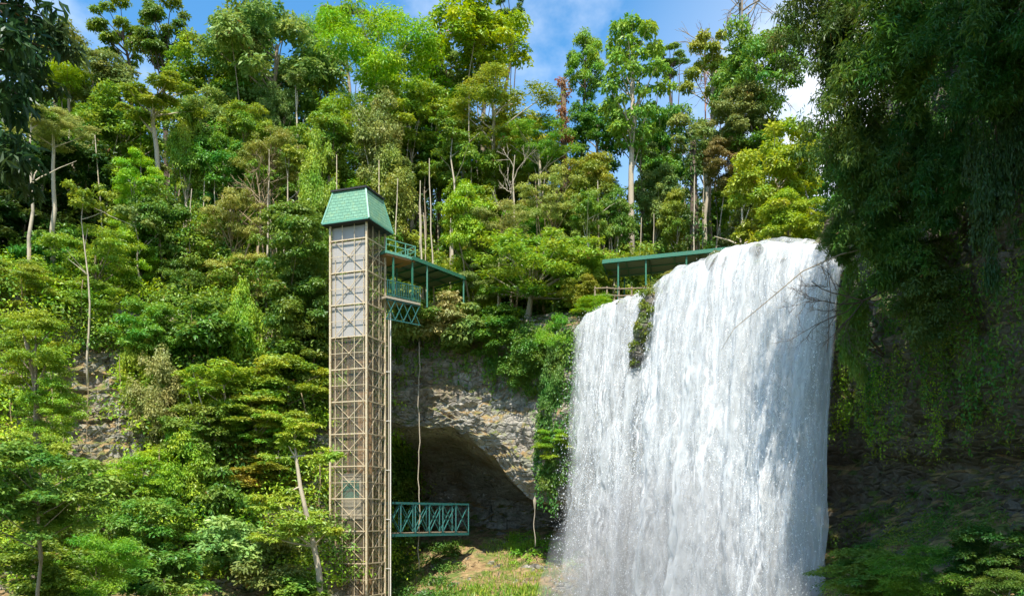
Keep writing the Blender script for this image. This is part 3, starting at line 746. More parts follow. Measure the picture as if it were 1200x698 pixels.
# ---- middle belt right of the tower
T('broad', 690, 215, 30, 34, 62, 'olive', 'olive tree between the red vine trunk and the pale trunk')
T('airy', 645, 238, 36, 46, 60.5, 'straw', 'beige dry twiggy tree above the big olive shrub', limbs=24, bark='dry')
T('airy', 692, 258, 30, 46, 60, 'olive', 'thin dry olive tree with pale crooked stems', bark='pale_bark')
T('bush', 722, 256, 22, 34, 60.5, 'deep', 'small green tree on a thin pale stem left of the straight trunk', cat='tree', bark='pale_bark')
T('feather', 628, 190, 30, 32, 68, 'teal', 'bluish green tree under the olive umbrella crown')
T('broad', 545, 195, 36, 40, 65, 'mid', 'mid green crown right of the dark gap in the forest')
T('broad', 480, 135, 44, 40, 67, 'mid', 'mid green crown under the vivid giant on its right side')
T('drape', 440, 168, 36, 48, 64, 'grey', 'grey green creeper covered tree rising behind the lift tower roof')
T('broad', 500, 190, 40, 36, 70, 'deep', 'dark crown over the shadowed trunks behind the landing')
T('bush', 548, 262, 30, 44, 58.5, 'lime', 'yellow green bushy tree beside the pale trunk over the sloping walkway roof', cat='tree', foot=(-2.6, 60.6))
T('airy', 632, 312, 80, 56, 56.5, 'olive', 'widest olive spreading tree leaning over the cave rim', limbs=34, r0=.22, bark='pale_bark', foot=(1.0, 57.8))
T('airy', 585, 268, 40, 40, 59, 'straw', 'dry tan tree joining the left side of the wide olive tree', limbs=20, bark='dry')
T('bush', 685, 318, 28, 26, 56, 'olive', 'olive bush crown at the left end of the long walkway roof', cat='tree')
T('bush', 770, 235, 26, 40, 66, 'grey', 'grey leafed young tree right of the pale straight trunk', cat='tree', bark='pale_bark')
T('bush', 795, 262, 22, 34, 63, 'olive', 'olive young tree beside the dark ivy column', cat='tree', bark='pale_bark')
# ---- left forest
T('airy', 60, 150, 42, 26, 56, 'pale', 'sparse pale leafed tree with pale twin stems at far left', bark='pale_bark', r0=.2, tiers=False)
T('feather', 82, 92, 36, 22, 66, 'lime', 'bright lime topped tree below the brownish crown')
T('broad', 115, 105, 44, 40, 68, 'grey', 'grey green tree right of the lime topped one')
T('broad', 145, 150, 44, 40, 65, 'mid', 'mid green round tree left of the bare pale trunk')
T('tall', 181, 116, 44, 26, 60.5, 'olive', 'olive crown on a tall bare pale trunk', bark='pale_bark', r0=.3, tiers=False, foot=(-25.6, 61))
T('broad', 235, 140, 42, 38, 67, 'grey', 'dull green tree below the dark rounded one')
T('drape', 222, 195, 26, 48, 62, 'yellow', 'yellowish creeper draped tree in the left forest')
T('broad', 262, 195, 34, 44, 63, 'deep', 'deep green tree right of the yellowish draped one')
T('feather', 325, 135, 26, 38, 69, 'teal', 'bluish green shaded tree under the huge grey crown')
T('bush', 385, 165, 34, 40, 64, 'mid', 'leafy ivy headed tree left above the lift tower roof', cat='tree')
T('airy', 318, 185, 36, 44, 61, 'brown', 'brown tangled tree of bare vines in the left forest', limbs=34, bark='dry')
T('broad', 290, 155, 30, 34, 64, 'olive', 'olive crown left of the shaded bluish tree')
T('drape', 375, 238, 24, 62, 58, 'yellow', 'pale yellow creeper column just left of the lift tower roof')
T('airy', 272, 258, 38, 46, 59, 'straw', 'straw coloured dry thicket tree with fallen poles', limbs=34, bark='dry')
T('bush', 345, 290, 42, 44, 55, 'mid', 'mid green shrub tree half way down left of the lift', cat='tree')
T('broad', 50, 205, 66, 46, 60, 'night', 'very dark green tree mass at left edge below the pale leafed tree', limbs=12)  # this and the next two trees carry their shade in the leaf colour
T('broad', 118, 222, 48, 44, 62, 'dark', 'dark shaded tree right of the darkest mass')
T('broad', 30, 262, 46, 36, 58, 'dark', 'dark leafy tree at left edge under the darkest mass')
T('layer', 158, 215, 28, 36, 58, 'lime', 'bright yellow green tree left of the bare pale trunk foot')
T('broad', 185, 270, 34, 40, 58, 'deep', 'deep green tree below the bare pale trunk')
T('airy', 112, 305, 54, 50, 54.5, 'yellow', 'large yellowish feathery tree in the left slope', limbs=20)
T('airy', 100, 358, 54, 34, 53.5, 'olive', 'olive spreading tree above the bare brown cliff patch', limbs=20, bark='dark_bark')
T('broad', 60, 300, 36, 36, 57, 'deep', 'deep green tree between the darkest mass and the yellowish feathery one')
T('layer', 212, 335, 54, 38, 51, 'vivid', 'vivid green layered tree in the middle of the left slope')
T('layer', 25, 340, 44, 34, 38, 'olive', 'olive layered tree at the left edge of the slope')
T('layer', 32, 408, 48, 46, 34, 'bright', 'bright layered tree at the left edge above the round bush')
# ---- shrubs down the slope
B('bush', 172, 390, 36, 34, 50, 'mid', 'mid green shrub under the vivid layered tree')
B('drape', 160, 432, 26, 40, 49, 'yellow', 'yellow green creeper mound on the ledge over the brown cliff')
B('big', 245, 392, 42, 36, 50, 'deep', 'deep green large leaved shrub left of centre of the slope')
B('drape', 287, 400, 26, 52, 51, 'lime', 'pale lime creeper column beside the deep large leaved shrub')
B('big', 312, 350, 38, 34, 53, 'deep', 'glossy deep green shrub above the lime creeper column')
B('big', 355, 355, 34, 42, 53, 'mid', 'large leaved green shrub touching the left side of the lift tower')
B('big', 352, 405, 34, 30, 52, 'deep', 'dark green shrub lower down along the lift tower')
T('broad', 262, 455, 50, 32, 47, 'bright', 'bright round topped tree above the pale leaved shrubs', bark='pale_bark')
T('bush', 338, 455, 48, 34, 48, 'bright', 'bright leafy tree pressed against the lift tower', bark='pale_bark')
T('bush', 300, 492, 46, 24, 46, 'bright', 'lowest bright tree over the dark hollow beside the lift', bark='pale_bark')
B('drape', 182, 472, 34, 46, 47, 'pale', 'pale creeper slope right of the bare brown cliff')
B('bush', 230, 510, 42, 34, 45, 'mid', 'mid green shrub under the bright round topped tree')
B('layer', 168, 560, 40, 36, 40, 'lime', 'yellow green tiered bush below the brown cliff')
B('drape', 215, 560, 36, 46, 42, 'lime', 'drooping yellow green bush right of the tiered one')
B('bush', 45, 578, 74, 56, 26, 'mid', 'large round dark bush with a sunlit top at the lower left', r0=.09, limbs=14, tiers=False)
B('feather', 112, 662, 46, 40, 33, 'vivid', 'vivid feathery bush at the bottom left')
B('bush', 40, 662, 52, 36, 30, 'deep', 'deep green bush in the bottom left corner')
B('bush', 180, 625, 44, 40, 37, 'mid', 'mid green bush right above the vivid feathery one')
B('big', 192, 682, 44, 34, 36, 'deep', 'deep green large leaved bush at the bottom edge')
B('big', 262, 640, 44, 36, 40, 'pale', 'pale leaved shrub left of the slim leaning tree')
B('big', 262, 585, 30, 34, 43, 'deep', 'shaded large leaved shrub above the pale leaved one')
B('big', 308, 662, 40, 34, 41, 'grey', 'grey green leaved shrub below the tiered sprays')
B('big', 350, 690, 34, 20, 42, 'mid', 'green bush at the bottom edge beside the lift')
# ---- cave rim, right of the lift
B('big', 482, 382, 30, 30, 56.4, 'pale', 'pale large leaved bush hanging over the cave rim next to the lift', foot=(-6.8, 58.6), tiers=False, rock=True)
B('big', 486, 364, 24, 14, 54.6, 'grey', 'grey green leafy bush just below the lift landing truss', tiers=False, foot=(-6.0, 58.2))
B('big', 515, 376, 32, 30, 56.0, 'pale', 'pale large leaved bush in the middle of the cave rim', foot=(-4.9, 58), tiers=False, rock=True)
B('big', 552, 390, 30, 30, 55.8, 'grey', 'grey green bush hanging lower over the cave rim', tiers=False, rock=True)
B('bush', 588, 396, 36, 32, 55.8, 'deep', 'dark bush under the wide olive tree on the cave rim', tiers=False, rock=True)
B('drape', 618, 426, 36, 32, 54.4, 'deep', 'dark creeper curtain hanging over the right part of the cave', tiers=False, rock=True)
B('feather', 655, 402, 24, 36, 53.6, 'vivid', 'vivid green fern bush hanging beside the waterfall top', tiers=False, rock=True)
B('drape', 652, 462, 24, 46, 53.2, 'deep', 'deep green creeper curtain next to the waterfall', tiers=False, rock=True)
B('layer', 650, 522, 24, 20, 52.6, 'lime', 'yellow green fern tuft on the rock beside the waterfall', tiers=False, rock=True)
B('bush', 648, 552, 16, 30, 53, 'deep', 'dark green fern drop below the yellow tuft', tiers=False, rock=True)
B('feather', 702, 362, 30, 17, 52.4, 'vivid', 'vivid grass tuft bush at the left lip of the waterfall', tiers=False, rock=True)
B('airy', 790, 330, 18, 15, 48.6, 'brown', 'orange brown bush under the long walkway roof at the falls lip', tiers=False, rock=True)
B('bush', 680, 345, 22, 22, 54, 'olive', 'olive bush above the vivid grass tuft', tiers=False, rock=True)
# ---- banks at right, part of their shade put into darker leaf colours
for (px, py, hw, hh, Y, c, l, k) in [
    (1010, 672, 46, 26, 31, 'deep', 'dim green bank bush next to the foot of the waterfall', 'bush'),
    (1080, 672, 52, 34, 28, 'deep', 'dim fern bush in the middle of the lower right bank', 'feather'),
    (1160, 652, 44, 36, 27, 'dark', 'dark bush at the lower right edge', 'bush'),
    (1185, 690, 40, 26, 25, 'deep', 'low green bush in the bottom right corner', 'feather')]:
    B(k, px, py, hw, hh, Y, c, l)
for (px, py, hw, hh, Y, c, l, k, fx, fy) in [
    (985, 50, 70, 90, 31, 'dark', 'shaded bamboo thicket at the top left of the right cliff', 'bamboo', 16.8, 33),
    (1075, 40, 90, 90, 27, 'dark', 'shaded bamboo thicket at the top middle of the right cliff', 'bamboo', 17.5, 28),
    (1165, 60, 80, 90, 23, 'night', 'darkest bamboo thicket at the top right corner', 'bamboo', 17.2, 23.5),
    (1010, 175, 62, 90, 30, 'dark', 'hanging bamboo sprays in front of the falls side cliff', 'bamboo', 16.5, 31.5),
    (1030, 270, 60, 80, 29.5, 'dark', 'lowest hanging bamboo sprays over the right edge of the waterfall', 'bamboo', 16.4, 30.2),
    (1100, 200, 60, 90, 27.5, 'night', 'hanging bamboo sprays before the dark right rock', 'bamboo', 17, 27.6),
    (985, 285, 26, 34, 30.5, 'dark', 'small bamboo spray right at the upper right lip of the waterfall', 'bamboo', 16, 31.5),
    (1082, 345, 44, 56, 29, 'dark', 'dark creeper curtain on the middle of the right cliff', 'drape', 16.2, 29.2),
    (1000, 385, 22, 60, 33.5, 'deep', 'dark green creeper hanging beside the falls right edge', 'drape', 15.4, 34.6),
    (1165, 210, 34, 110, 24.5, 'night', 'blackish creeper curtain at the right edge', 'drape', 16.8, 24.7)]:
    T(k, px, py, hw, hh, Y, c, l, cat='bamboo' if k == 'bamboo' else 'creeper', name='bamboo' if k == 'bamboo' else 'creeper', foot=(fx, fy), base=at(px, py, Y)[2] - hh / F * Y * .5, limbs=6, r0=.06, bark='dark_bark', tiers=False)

# unseen trees added on the right rim, above the frame, to shade the cliff
for (x, y, z, w, l) in [(19, 6.5, 31, 7, 'unseen added shade tree above the right cliff beside the viewer'), (24, 20, 33, 7, 'unseen added shade tree standing back from the right cliff edge'), (12.5, 11, 31, 6.5, 'unseen added shade tree leaning out over the pool from the right cliff')]:
    T('bush', CX + F * x / y, HY - F * z / y, w / y * F / 1.22, 5 / y * F / 1.28, y, 'deep', l, foot=(x + 1, y), tiers=False)
# ---- the slim tree with flat sprays left of the lift
def sprays():
    c0 = at(377, 700, 45.5); root = empty('tree', (c0[0], c0[1], ground_z(c0[0], c0[1]) - .1), 'slim leaning pale trunk tree with flat separate sprays beside the lift', 'tree'); rl = np.array(root.location)
    r = np.random.default_rng(5); b = MB()
    path = [rl, at(374, 670, 45.5), at(368, 640, 45.4), at(360, 605, 45.3), at(352, 570, 45.3), at(347, 535, 45.4), at(345, 512, 45.5)]
    b.tube(np.array(path), [.2, .17, .15, .13, .11, .08, .05], 8)
    CC = []
    for (px, py, s, Y) in [(308, 582, 30, 45), (322, 590, 24, 44.5), (372, 530, 30, 45), (322, 534, 22, 45.4), (358, 608, 34, 44.4), (385, 622, 20, 44), (312, 628, 24, 44.6), (340, 620, 22, 44.4), (335, 575, 18, 45), (356, 500, 26, 45.8), (346, 506, 22, 45.2), (338, 520, 18, 45.2)]:
        q = at(px, py, Y); CC.append((q, s / F * Y))
        k = int(np.argmin([abs(p[2] - (q[2] - .3)) + (3 if p[2] > q[2] + .6 else 0) for p in path])); limb(b, np.array(path[max(k, 1)]), q - [0, 0, .1], .06, .02, r, wob=.12)
    b.build('trunk', M['pale_bark'], root, smooth=True, loc=rl)
    C, Rc = [], []
    for q, s in CC:
        for k in range(11):
            a = r.random() * 6.28; d = s * r.random() ** .5 * .8
            C.append(q + [math.cos(a) * d, math.sin(a) * d * .9, s * (.16 * r.normal() - .25 * (d / s) ** 2)]); Rc.append(s * (.22 + .2 * r.random()))
    V, tone = clump_leaves(np.array(C), np.array(Rc), 9000, .22, .42, r, .28, 1.3, .15, .1)
    o = leaf_object('crown', V - rl, tone, parent=root); o.color = (*[1.4 * x_ for x_ in PAL['bright']], 1)
sprays()

# ---- bare trees and vine trunks
def bare(px, py0, py1, Y, label, cat, spread, mat, r0, n=12, seed=1, name='tree', fan=.8):
    r = np.random.default_rng(seed); p = at(px, py0, Y); q = at(px, py1, Y); gz = ground_z(p[0], p[1]); p = np.array([p[0], p[1], min(gz - .1, p[2])])
    root = empty(name, p, label, cat); b = MB()
    t_ = np.linspace(0, 1, 9)[:, None]; off = np.cumsum(r.normal(size=(9, 3)) * [1, 1, .1], 0) * .1; off -= off[0]
    tr = (q - p) * t_ + off; b.tube(tr, r0 * (1 - .75 * t_[:, 0]), 7, cap=False)
    def grow(s, d, L, rad, lev):
        e = s + d * L; limb(b, s, e, rad, rad * .5, r, 5, .2, 5)
        if lev:
            for _ in range(4):
                f = .35 + .65 * r.random(); d2 = unit((d + r.normal(size=3) * fan * .7 + [0, 0, .15])[None])[0]
                grow(s + (e - s) * f, d2, L * (.4 + .25 * r.random()), rad * .5, lev - 1)
    for k in range(n):
        f = .55 + .45 * k / n; i = f * 8; i0 = min(int(i), 7); s = tr[i0] + (tr[i0 + 1] - tr[i0]) * (i - i0)
        d = unit((r.normal(size=3) * [1, 1, .3] + [0, 0, fan])[None])[0]
        grow(s, d, spread * (.5 + .6 * r.random()), r0 * .3, 2)
    b.build('trunk', M[mat], root, smooth=True); return root, tr
M['redtwig'] = bark_material('red_twigs', (.32, .13, .10), (.45, .24, .18))
bare(513, 140, 30, 74, 'dead reddish tree top sticking up beside the bright round crown', 'dead tree', 2.0, 'redtwig', .2, 16, 3)
bare(868, 160, -20, 78, 'leafless grey twigged tree high against the sky at right', 'dead tree', 5.5, 'bark', .28, 14, 8)
bare(598, 330, 185, 62, 'leafless forked pale tree below the olive umbrella crown', 'dead tree', 1.9, 'pale_bark', .13, 6, 4)
bare(300, 330, 200, 58, 'bare brown pole thicket left of the pale creeper column', 'dead tree', 2.4, 'dry', .14, 14, 6)
bare(826, 150, 45, 76, 'thin reddish bare treetop left of the olive pointed crown', 'dead tree', 2.6, 'redtwig', .14, 10, 12)
def ivy_trunk(px, py0, py1, Y, w, col, label, seed):
    r = np.random.default_rng(seed); p = at(px, py0, Y); q = at(px, py1, Y); p[2] = min(p[2], ground_z(p[0], p[1]) - .1)
    root = empty('ivy_trunk', p, label, 'tree'); h = q[2] - p[2]; W = w / F * Y
    b = MB(); b.tube([[0, 0, 0], [.1, 0, h * .5], [0, 0, h]], [W * .45, W * .35, W * .25], 8); b.build('trunk', M['dark_bark'], root, smooth=True)
    n = int(h / .35); z = np.linspace(.3, h, n); a = r.random(n) * 6.28
    C = np.stack([np.cos(a) * W * .35, np.sin(a) * W * .35, z], 1); V, tone = clump_leaves(C, W * (.35 + .4 * r.random(n)), 4200, .2, .55, r, 1.1, .4, .8, .3)
    o = leaf_object('ivy', V, tone, parent=root); o.color = (*[1.4 * x_ for x_ in PAL[col]], 1)
ivy_trunk(660, 300, 95, 65, 12, 'rust', 'reddish brown vine covered trunk between the olive crowns', 2)
ivy_trunk(812, 320, 165, 61, 14, 'dark', 'dark ivy covered column trunk rising behind the long walkway roof', 3)
# ---- plain forest trunks in the shade behind the landing and above the slope
for i, (px, p0, p1, Y, rr, bk, lb) in enumerate([
    (527, 335, 150, 63, .17, 'pale_bark', 'straight pale trunk behind the sloping walkway roof'),
    (497, 300, 200, 66, .15, 'bark', 'brown trunk in the dark gap behind the landing'),
    (478, 290, 190, 65, .16, 'bark', 'pale brown trunk nearest behind the landing railing'),
    (512, 310, 215, 68, .13, 'dark_bark', 'thin dark trunk between the two brighter trunks'),
    (461, 285, 175, 67, .13, 'pale_bark', 'thin pale trunk right behind the lift roof'),
    (752, 300, 170, 67, .2, 'bark', 'reddish brown trunk close right of the straight pale trunk'),
    (768, 300, 200, 69, .14, 'bark', 'thin trunk second right of the straight pale trunk'),
    (870, 300, 225, 60, .2, 'pale_bark', 'short pale trunk at the right end of the long walkway roof'),
    (885, 300, 235, 61, .14, 'pale_bark', 'thinner pale trunk beside the short one near the falls crest'),
    (36, 190, 120, 54, .15, 'pale_bark', 'slim pale trunk near the left edge'),
    (103, 300, 225, 51, .08, 'pale_bark', 'thin whitish sapling stem before the dark left forest'),
    (163, 330, 250, 56, .08, 'pale_bark', 'thin pale stem below the bare trunk'),
    (306, 300, 200, 59.5, .12, 'dry', 'straw coloured bare pole in the brown vine thicket'),
    (335, 285, 180, 60, .12, 'pale_bark', 'leaning pale pole right of the straw pole'),
    (345, 190, 90, 67, .2, 'pale_bark', 'pale leaning stem under the huge grey crown'),
    (690, 340, 240, 58, .09, 'pale_bark', 'crooked white stem in the dry olive tree')]):
    r = np.random.default_rng(90 + i); p = at(px, p0, Y); q = at(px + r.normal() * 3, p1, Y); p[2] = min(p[2], ground_z(p[0], p[1]) - .1)
    b = MB(); tt = np.linspace(0, 1, 8)[:, None]; off = r.normal(size=(8, 3)) * [.1, .1, 0]; off[0] = 0
    tr = (q - p) * tt + off; b.tube(tr, rr * (1 - .82 * tt[:, 0]), 8)
    ce = np.array([tr[-1] + r.normal(size=3) * [.55, .5, .35] - [0, 0, .2] for _ in range(12)]); Vl, tone = clump_leaves(ce, np.full(12, .4), 1500, .2, .5, r, .7, .7, .4, .3)
    for k in range(4):
        s = tr[4 + k % 3]; limb(b, s, s + np.array([r.normal() * 1.2, r.normal(), .8 + r.random()]), rr * .35, rr * .1, r)
    o = b.build('slim_tree', M[bk], None, smooth=True); o.location = p; tag(o, lb, 'tree')
    g = leaf_object('crown', Vl, tone, parent=o); g.color = (*[1.4 * x_ for x_ in PAL[('mid', 'olive', 'grey')[i % 3]]], 1)

# ---- bare twigs, stem and vine in front of the falls' right edge
def twigs():
    r = np.random.default_rng(21); p = at(1012, 352, 31.5); b = MB()
    def grow(s, d, L, rad, lev):
        e = s + d * L; limb(b, s, e, rad, rad * .55, r, 6, .22, 5)
        if lev:
            for _ in range(5):
                f = .25 + .75 * r.random(); d2 = unit((d * .8 + r.normal(size=3) * [.6, .4, .6] + [0, 0, -.05])[None])[0]
                grow(s + (e - s) * f, d2, L * (.35 + .3 * r.random()), rad * .5, lev - 1)
    for d in ([-1, -.2, -.05], [-1, .1, -.5], [-.8, -.3, -.9], [-.7, .1, .3]):
        grow(np.zeros(3), unit(np.array([d]))[0], 2.0, .03, 3)
    b.tube([[0, 0, 0], [.8, .4, .4], [1.8, .6, .9], [3.6, .8, 1.6]], [.035, .05, .07, .09], 6)
    o = b.build('bare_branch', M['dark_bark'], None, smooth=True); o.location = p
    tag(o, 'dark leafless twigs reaching over the right edge of the waterfall', 'branch')
    b = MB(); q = [at(985, 298, 30), at(940, 318, 30), at(900, 352, 30.2), at(860, 385, 30.4), at(845, 410, 30.5)]; q0 = at(1040, 285, 29.8); q = [q0] + q
    b.tube(np.array(q) - q0, [.03, .025, .02, .017, .012, .006], 5)
    for k in range(14):
        s = np.array(q[2]) + (np.array(q[4]) - np.array(q[2])) * r.random() - q0; limb(b, s, s + r.normal(size=3) * [.25, .2, .25], .006, .003, r, 4)
    o = b.build('slanting_bamboo', M['bark'], None, smooth=True); o.location = q0; tag(o, 'single long thin bamboo stem slanting across the waterfall', 'stem')
    rope(971, 300, 412, 31, .012, 'thin dark vine hanging straight down through the bare twigs', .03, name='hanging_vine', mat='dark_bark')
twigs()

# ============================================================ GROUND COVER (uncountable)
def project(P): return CX + F * P[:, 0] / P[:, 1], HY - F * P[:, 2] / P[:, 1]
qa = TVf[TQ]; qc = qa.mean(1); qn = np.cross(qa[:, 2] - qa[:, 0], qa[:, 3] - qa[:, 1]); area = np.linalg.norm(qn, axis=1) / 2; qn = unit(qn)
kk = np.tile((kr[:-1] + kr[1:]) / 2, NC - 1)                       # profile index of each face
vx, vy = project(np.where(qc[:, 1:2] > 2, qc, np.array([0, 1e6, 0])))
inview = (qc[:, 1] > 8) & (vx > -120) & (vx < 1320) & (vy > -250) & (vy < 900)
if qn[(kk > 14.5) & inview].mean(0)[2] < 0: qn = -qn
def scatter(mask, n, r, spread=.05):
    w = area * mask; k = r.choice(len(qc), n, p=w / w.sum()); a, b_ = r.random((2, n, 1))
    P = (qa[k, 0] * (1 - a) + qa[k, 1] * a) * (1 - b_) + (qa[k, 3] * (1 - a) + qa[k, 2] * a) * b_
    return P, qn[k]
def cover(name, label, mask, nclump, per, rad, L, W, col, seed, up=.6, droop=.4, flat=.8, lift=.3, cat='undergrowth'):
    r = np.random.default_rng(seed); P, N = scatter(mask, nclump, r)
    Rc = rad * (.5 + r.random(nclump)); C = P + N * (Rc * lift)[:, None]
    V, tone = clump_leaves(C, Rc, nclump * per, L, W, r, flat, up, droop, .35)
    o = leaf_object(name, V, tone); o.color = (*[1.4 * x_ for x_ in PAL[col]], 1); tag(o, label, cat, kind='stuff'); return o
left = np.clip((-7.5 - qc[:, 0]) / 1.5, 0, 1) * inview
patch = (vx > 70) & (vx < 142) & (vy > 418) & (vy < 565)
patch &= fbm(qc, .5, 3, 4.0) > -.42
n_ = fbm(qc, .28, 3, 8.0)
cover('undergrowth', 'mixed green creepers and leaves covering the left slope', left * (kk > 3.5) * (kk < 16.2) * ~patch * (n_ < .05), 4600, 70, 1.15, .25, .5, 'mid', 1, lift=.55)
cover('undergrowth', 'yellow green creepers covering parts of the left slope', left * (kk > 3.5) * (kk < 16.2) * ~patch * (n_ >= .0), 2600, 70, 1.1, .23, .45, 'lime', 2, lift=.55)
cover('undergrowth', 'dim forest floor plants above the cliffs', (inview & (kk > 13.2) & (qc[:, 1] < 110) & ~((qc[:, 0] > 3.5) & (kk < 15.3) & (qc[:, 1] > 36) & (qc[:, 0] < 15))) * (1 - left * .6), 5200, 34, .9, .34, .5, 'deep', 3)
# creepers trailing over the rim of the cave and down the rock
def curtain(label, mask, nstr, lo, hi, L, col, seed, out=.25):
    r = np.random.default_rng(seed); P, N = scatter(mask, nstr, r); Vs, Ts = [], []
    for p, n in zip(P, N):
        ln = lo + (hi - lo) * r.random() ** 1.6; m = int(ln / .05); s = np.linspace(0, 1, m)
        hx = unit((n * [1, 1, 0] + [0, -.4, 0])[None])[0]
        c = p + hx * (out * np.minimum(s * 4, 1) * (.5 + r.random()))[:, None] + np.outer(s, [0, 0, -ln]) + r.normal(size=(m, 3)) * .09
        d = rdir(m, r); d[:, 1] = -np.abs(d[:, 1]); Ls = L * (.6 + .8 * r.random(m))
        Vs.append(leaf_quads(c, d + [0, -.4, .5], r.normal(size=(m, 3)) * .5 + [0, 0, -.8], Ls, Ls * .5)); Ts.append(np.clip(.2 + .3 * r.random() + .4 * r.random(m), 0, 1))
    o = leaf_object('hanging_creepers', np.concatenate(Vs), np.concatenate(Ts)); o.color = (*[1.4 * x_ for x_ in PAL[col]], 1); return tag(o, label, 'creepers', kind='stuff')
cave = inview & (qc[:, 0] > -8.5) & (qc[:, 0] < 4.2)
curtain('creepers trailing over the rim of the cave', cave & (kk > 11.2) & (kk < 12.9), 520, .5, 2.3, .2, 'mid', 4)
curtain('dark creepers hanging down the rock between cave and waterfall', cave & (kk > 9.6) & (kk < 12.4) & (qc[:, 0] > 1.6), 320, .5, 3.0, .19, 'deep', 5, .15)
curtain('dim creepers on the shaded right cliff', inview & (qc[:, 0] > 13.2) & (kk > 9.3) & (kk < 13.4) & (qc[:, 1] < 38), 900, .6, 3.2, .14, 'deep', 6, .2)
curtain('mossy fringe on the lower ledge of the right cliff', inview & (qc[:, 0] > 13) & (kk > 7.5) & (kk < 10.5) & (fbm(qc, .6, 3, 2.0) > .0), 700, .2, 1.0, .1, 'olive', 7, .1)
mossy = inview & (qc[:, 0] > 12.5) & (qc[:, 1] < 42) & (vy > 415) & (vy < 505) & (((vx > 1012) & (vx < 1042)) | ((vx > 975) & (vx < 1000)) | ((vx > 1085) & (vx < 1105)))
curtain('yellow green moss beards on the rock right of the waterfall', mossy, 170, .3, 1.5, .1, 'lime', 15, .12)
def grass(label, mask, n, h, col, seed, cat='grass'):
    r = np.random.default_rng(seed); P, N = scatter(mask, n, r); Ls = h * (.5 + r.random(n))
    V = leaf_quads(P, r.normal(size=(n, 3)) * [1, 1, .2], r.normal(size=(n, 3)) * .35 + [0, 0, 1.], Ls, Ls * .16)
    o = leaf_object('grass', V, r.random(n) * .9); o.color = (*[1.4 * x_ for x_ in PAL[col]], 1); return tag(o, label, cat, kind='stuff')
mound = inview & (qc[:, 0] > -8.5) & (qc[:, 0] < 4.5) & (kk > 1.5)
grass('bright grass along the foot of the bank below the cave', mound & (kk < 3.6) & (qc[:, 0] > -5.2), 8000, .4, 'bright', 8)
grass('patchy short grass on the ochre bank', mound & (kk >= 3.6) & (kk < 5) & (n_ > .12), 3500, .22, 'bright', 9)
cover('undergrowth', 'green weeds at the back of the cave bank', mound & (kk > 4.2) & (kk < 5.3) & (qc[:, 0] > -1), 60, 60, .4, .16, .5, 'vivid', 10)
cover('undergrowth', 'dark weeds on the shaded bank beside the lift', mound & (kk > 2.5) & (kk < 4.8) & (qc[:, 0] < -3.6), 150, 60, .45, .18, .5, 'deep', 11)
rb = inview & (qc[:, 0] > 11.5) & (kk > 2) & (kk < 6.3)
cover('undergrowth', 'dim moss plants over the lower right bank', rb, 700, 50, .4, .13, .45, 'deep', 12)
cover('undergrowth', 'lighter ferns scattered on the lower right bank', rb & (n_ > 0), 130, 50, .35, .12, .4, 'olive', 13)
# far wood closing the view behind the single trees
def far_wood():
    r = np.random.default_rng(77); C, Rc = [], []
    for i in range(150):
        a = r.uniform(-.62, .42); Y = r.uniform(84, 125); x = a * Y; g = ground_z(x, Y); top = r.uniform(7, 15) - (5 if .17 < a < .3 else 0)
        for k in range(13):
            d = rdir(1, r)[0] * [3.2, 3.2, top * .42] * r.random() ** .4; C.append([x, Y, g + top * .58] + d); Rc.append(r.uniform(.9, 1.7))
    V, tone = clump_leaves(np.array(C), np.array(Rc), 110000, .5, .55, r, .7, .75, .25, .4)
    o = leaf_object('forest', V, tone); o.color = (*PAL['deep'], 1); tag(o, 'dense far wood on the hill behind the single trees', 'forest', kind='stuff')
far_wood()

# thicket under and between the trees of the rim forest
def thicket(name, label, n, yr, ar, hr, col, seed, leaves, L=.3):
    r = np.random.default_rng(seed); C, Rc = [], []
    for i in range(n):
        Y = r.uniform(*yr); x = r.uniform(*ar) * Y
        if Y < 56.5 + (3 if -9 < x < 4 else 0) or (2.5 < x < 18 and Y < 59): continue
        g = ground_z(x, Y); h = r.uniform(*hr) * (.55 if x > 6 else 1); w_ = r.uniform(.9, 1.9)
        for k in range(int(5 + h * 1.6)):
            z = h * r.random() ** .8; d = rdir(1, r)[0] * w_ * (1 - .45 * z / h) * [1, 1, .3]
            C.append([x, Y, g + z] + d); Rc.append(r.uniform(.4, .95))
    V, tone = clump_leaves(np.array(C), np.array(Rc), leaves, L, .5, r, .8, .7, .5, .35)
    o = leaf_object(name, V, tone); o.color = (*[1.4 * x_ for x_ in PAL[col]], 1); return tag(o, label, 'thicket', kind='stuff')
thicket('thicket', 'green thicket between the trunks of the rim forest', 260, (57, 84), (-.62, .33), (3, 9), 'mid', 31, 220000, .26)
thicket('thicket', 'olive thicket between the trunks of the rim forest', 130, (57, 76), (-.6, .33), (2, 8), 'olive', 32, 110000, .26)
thicket('thicket', 'dark tall thicket deeper in the forest', 150, (66, 92), (-.64, .3), (7, 15), 'deep', 33, 140000, .32)

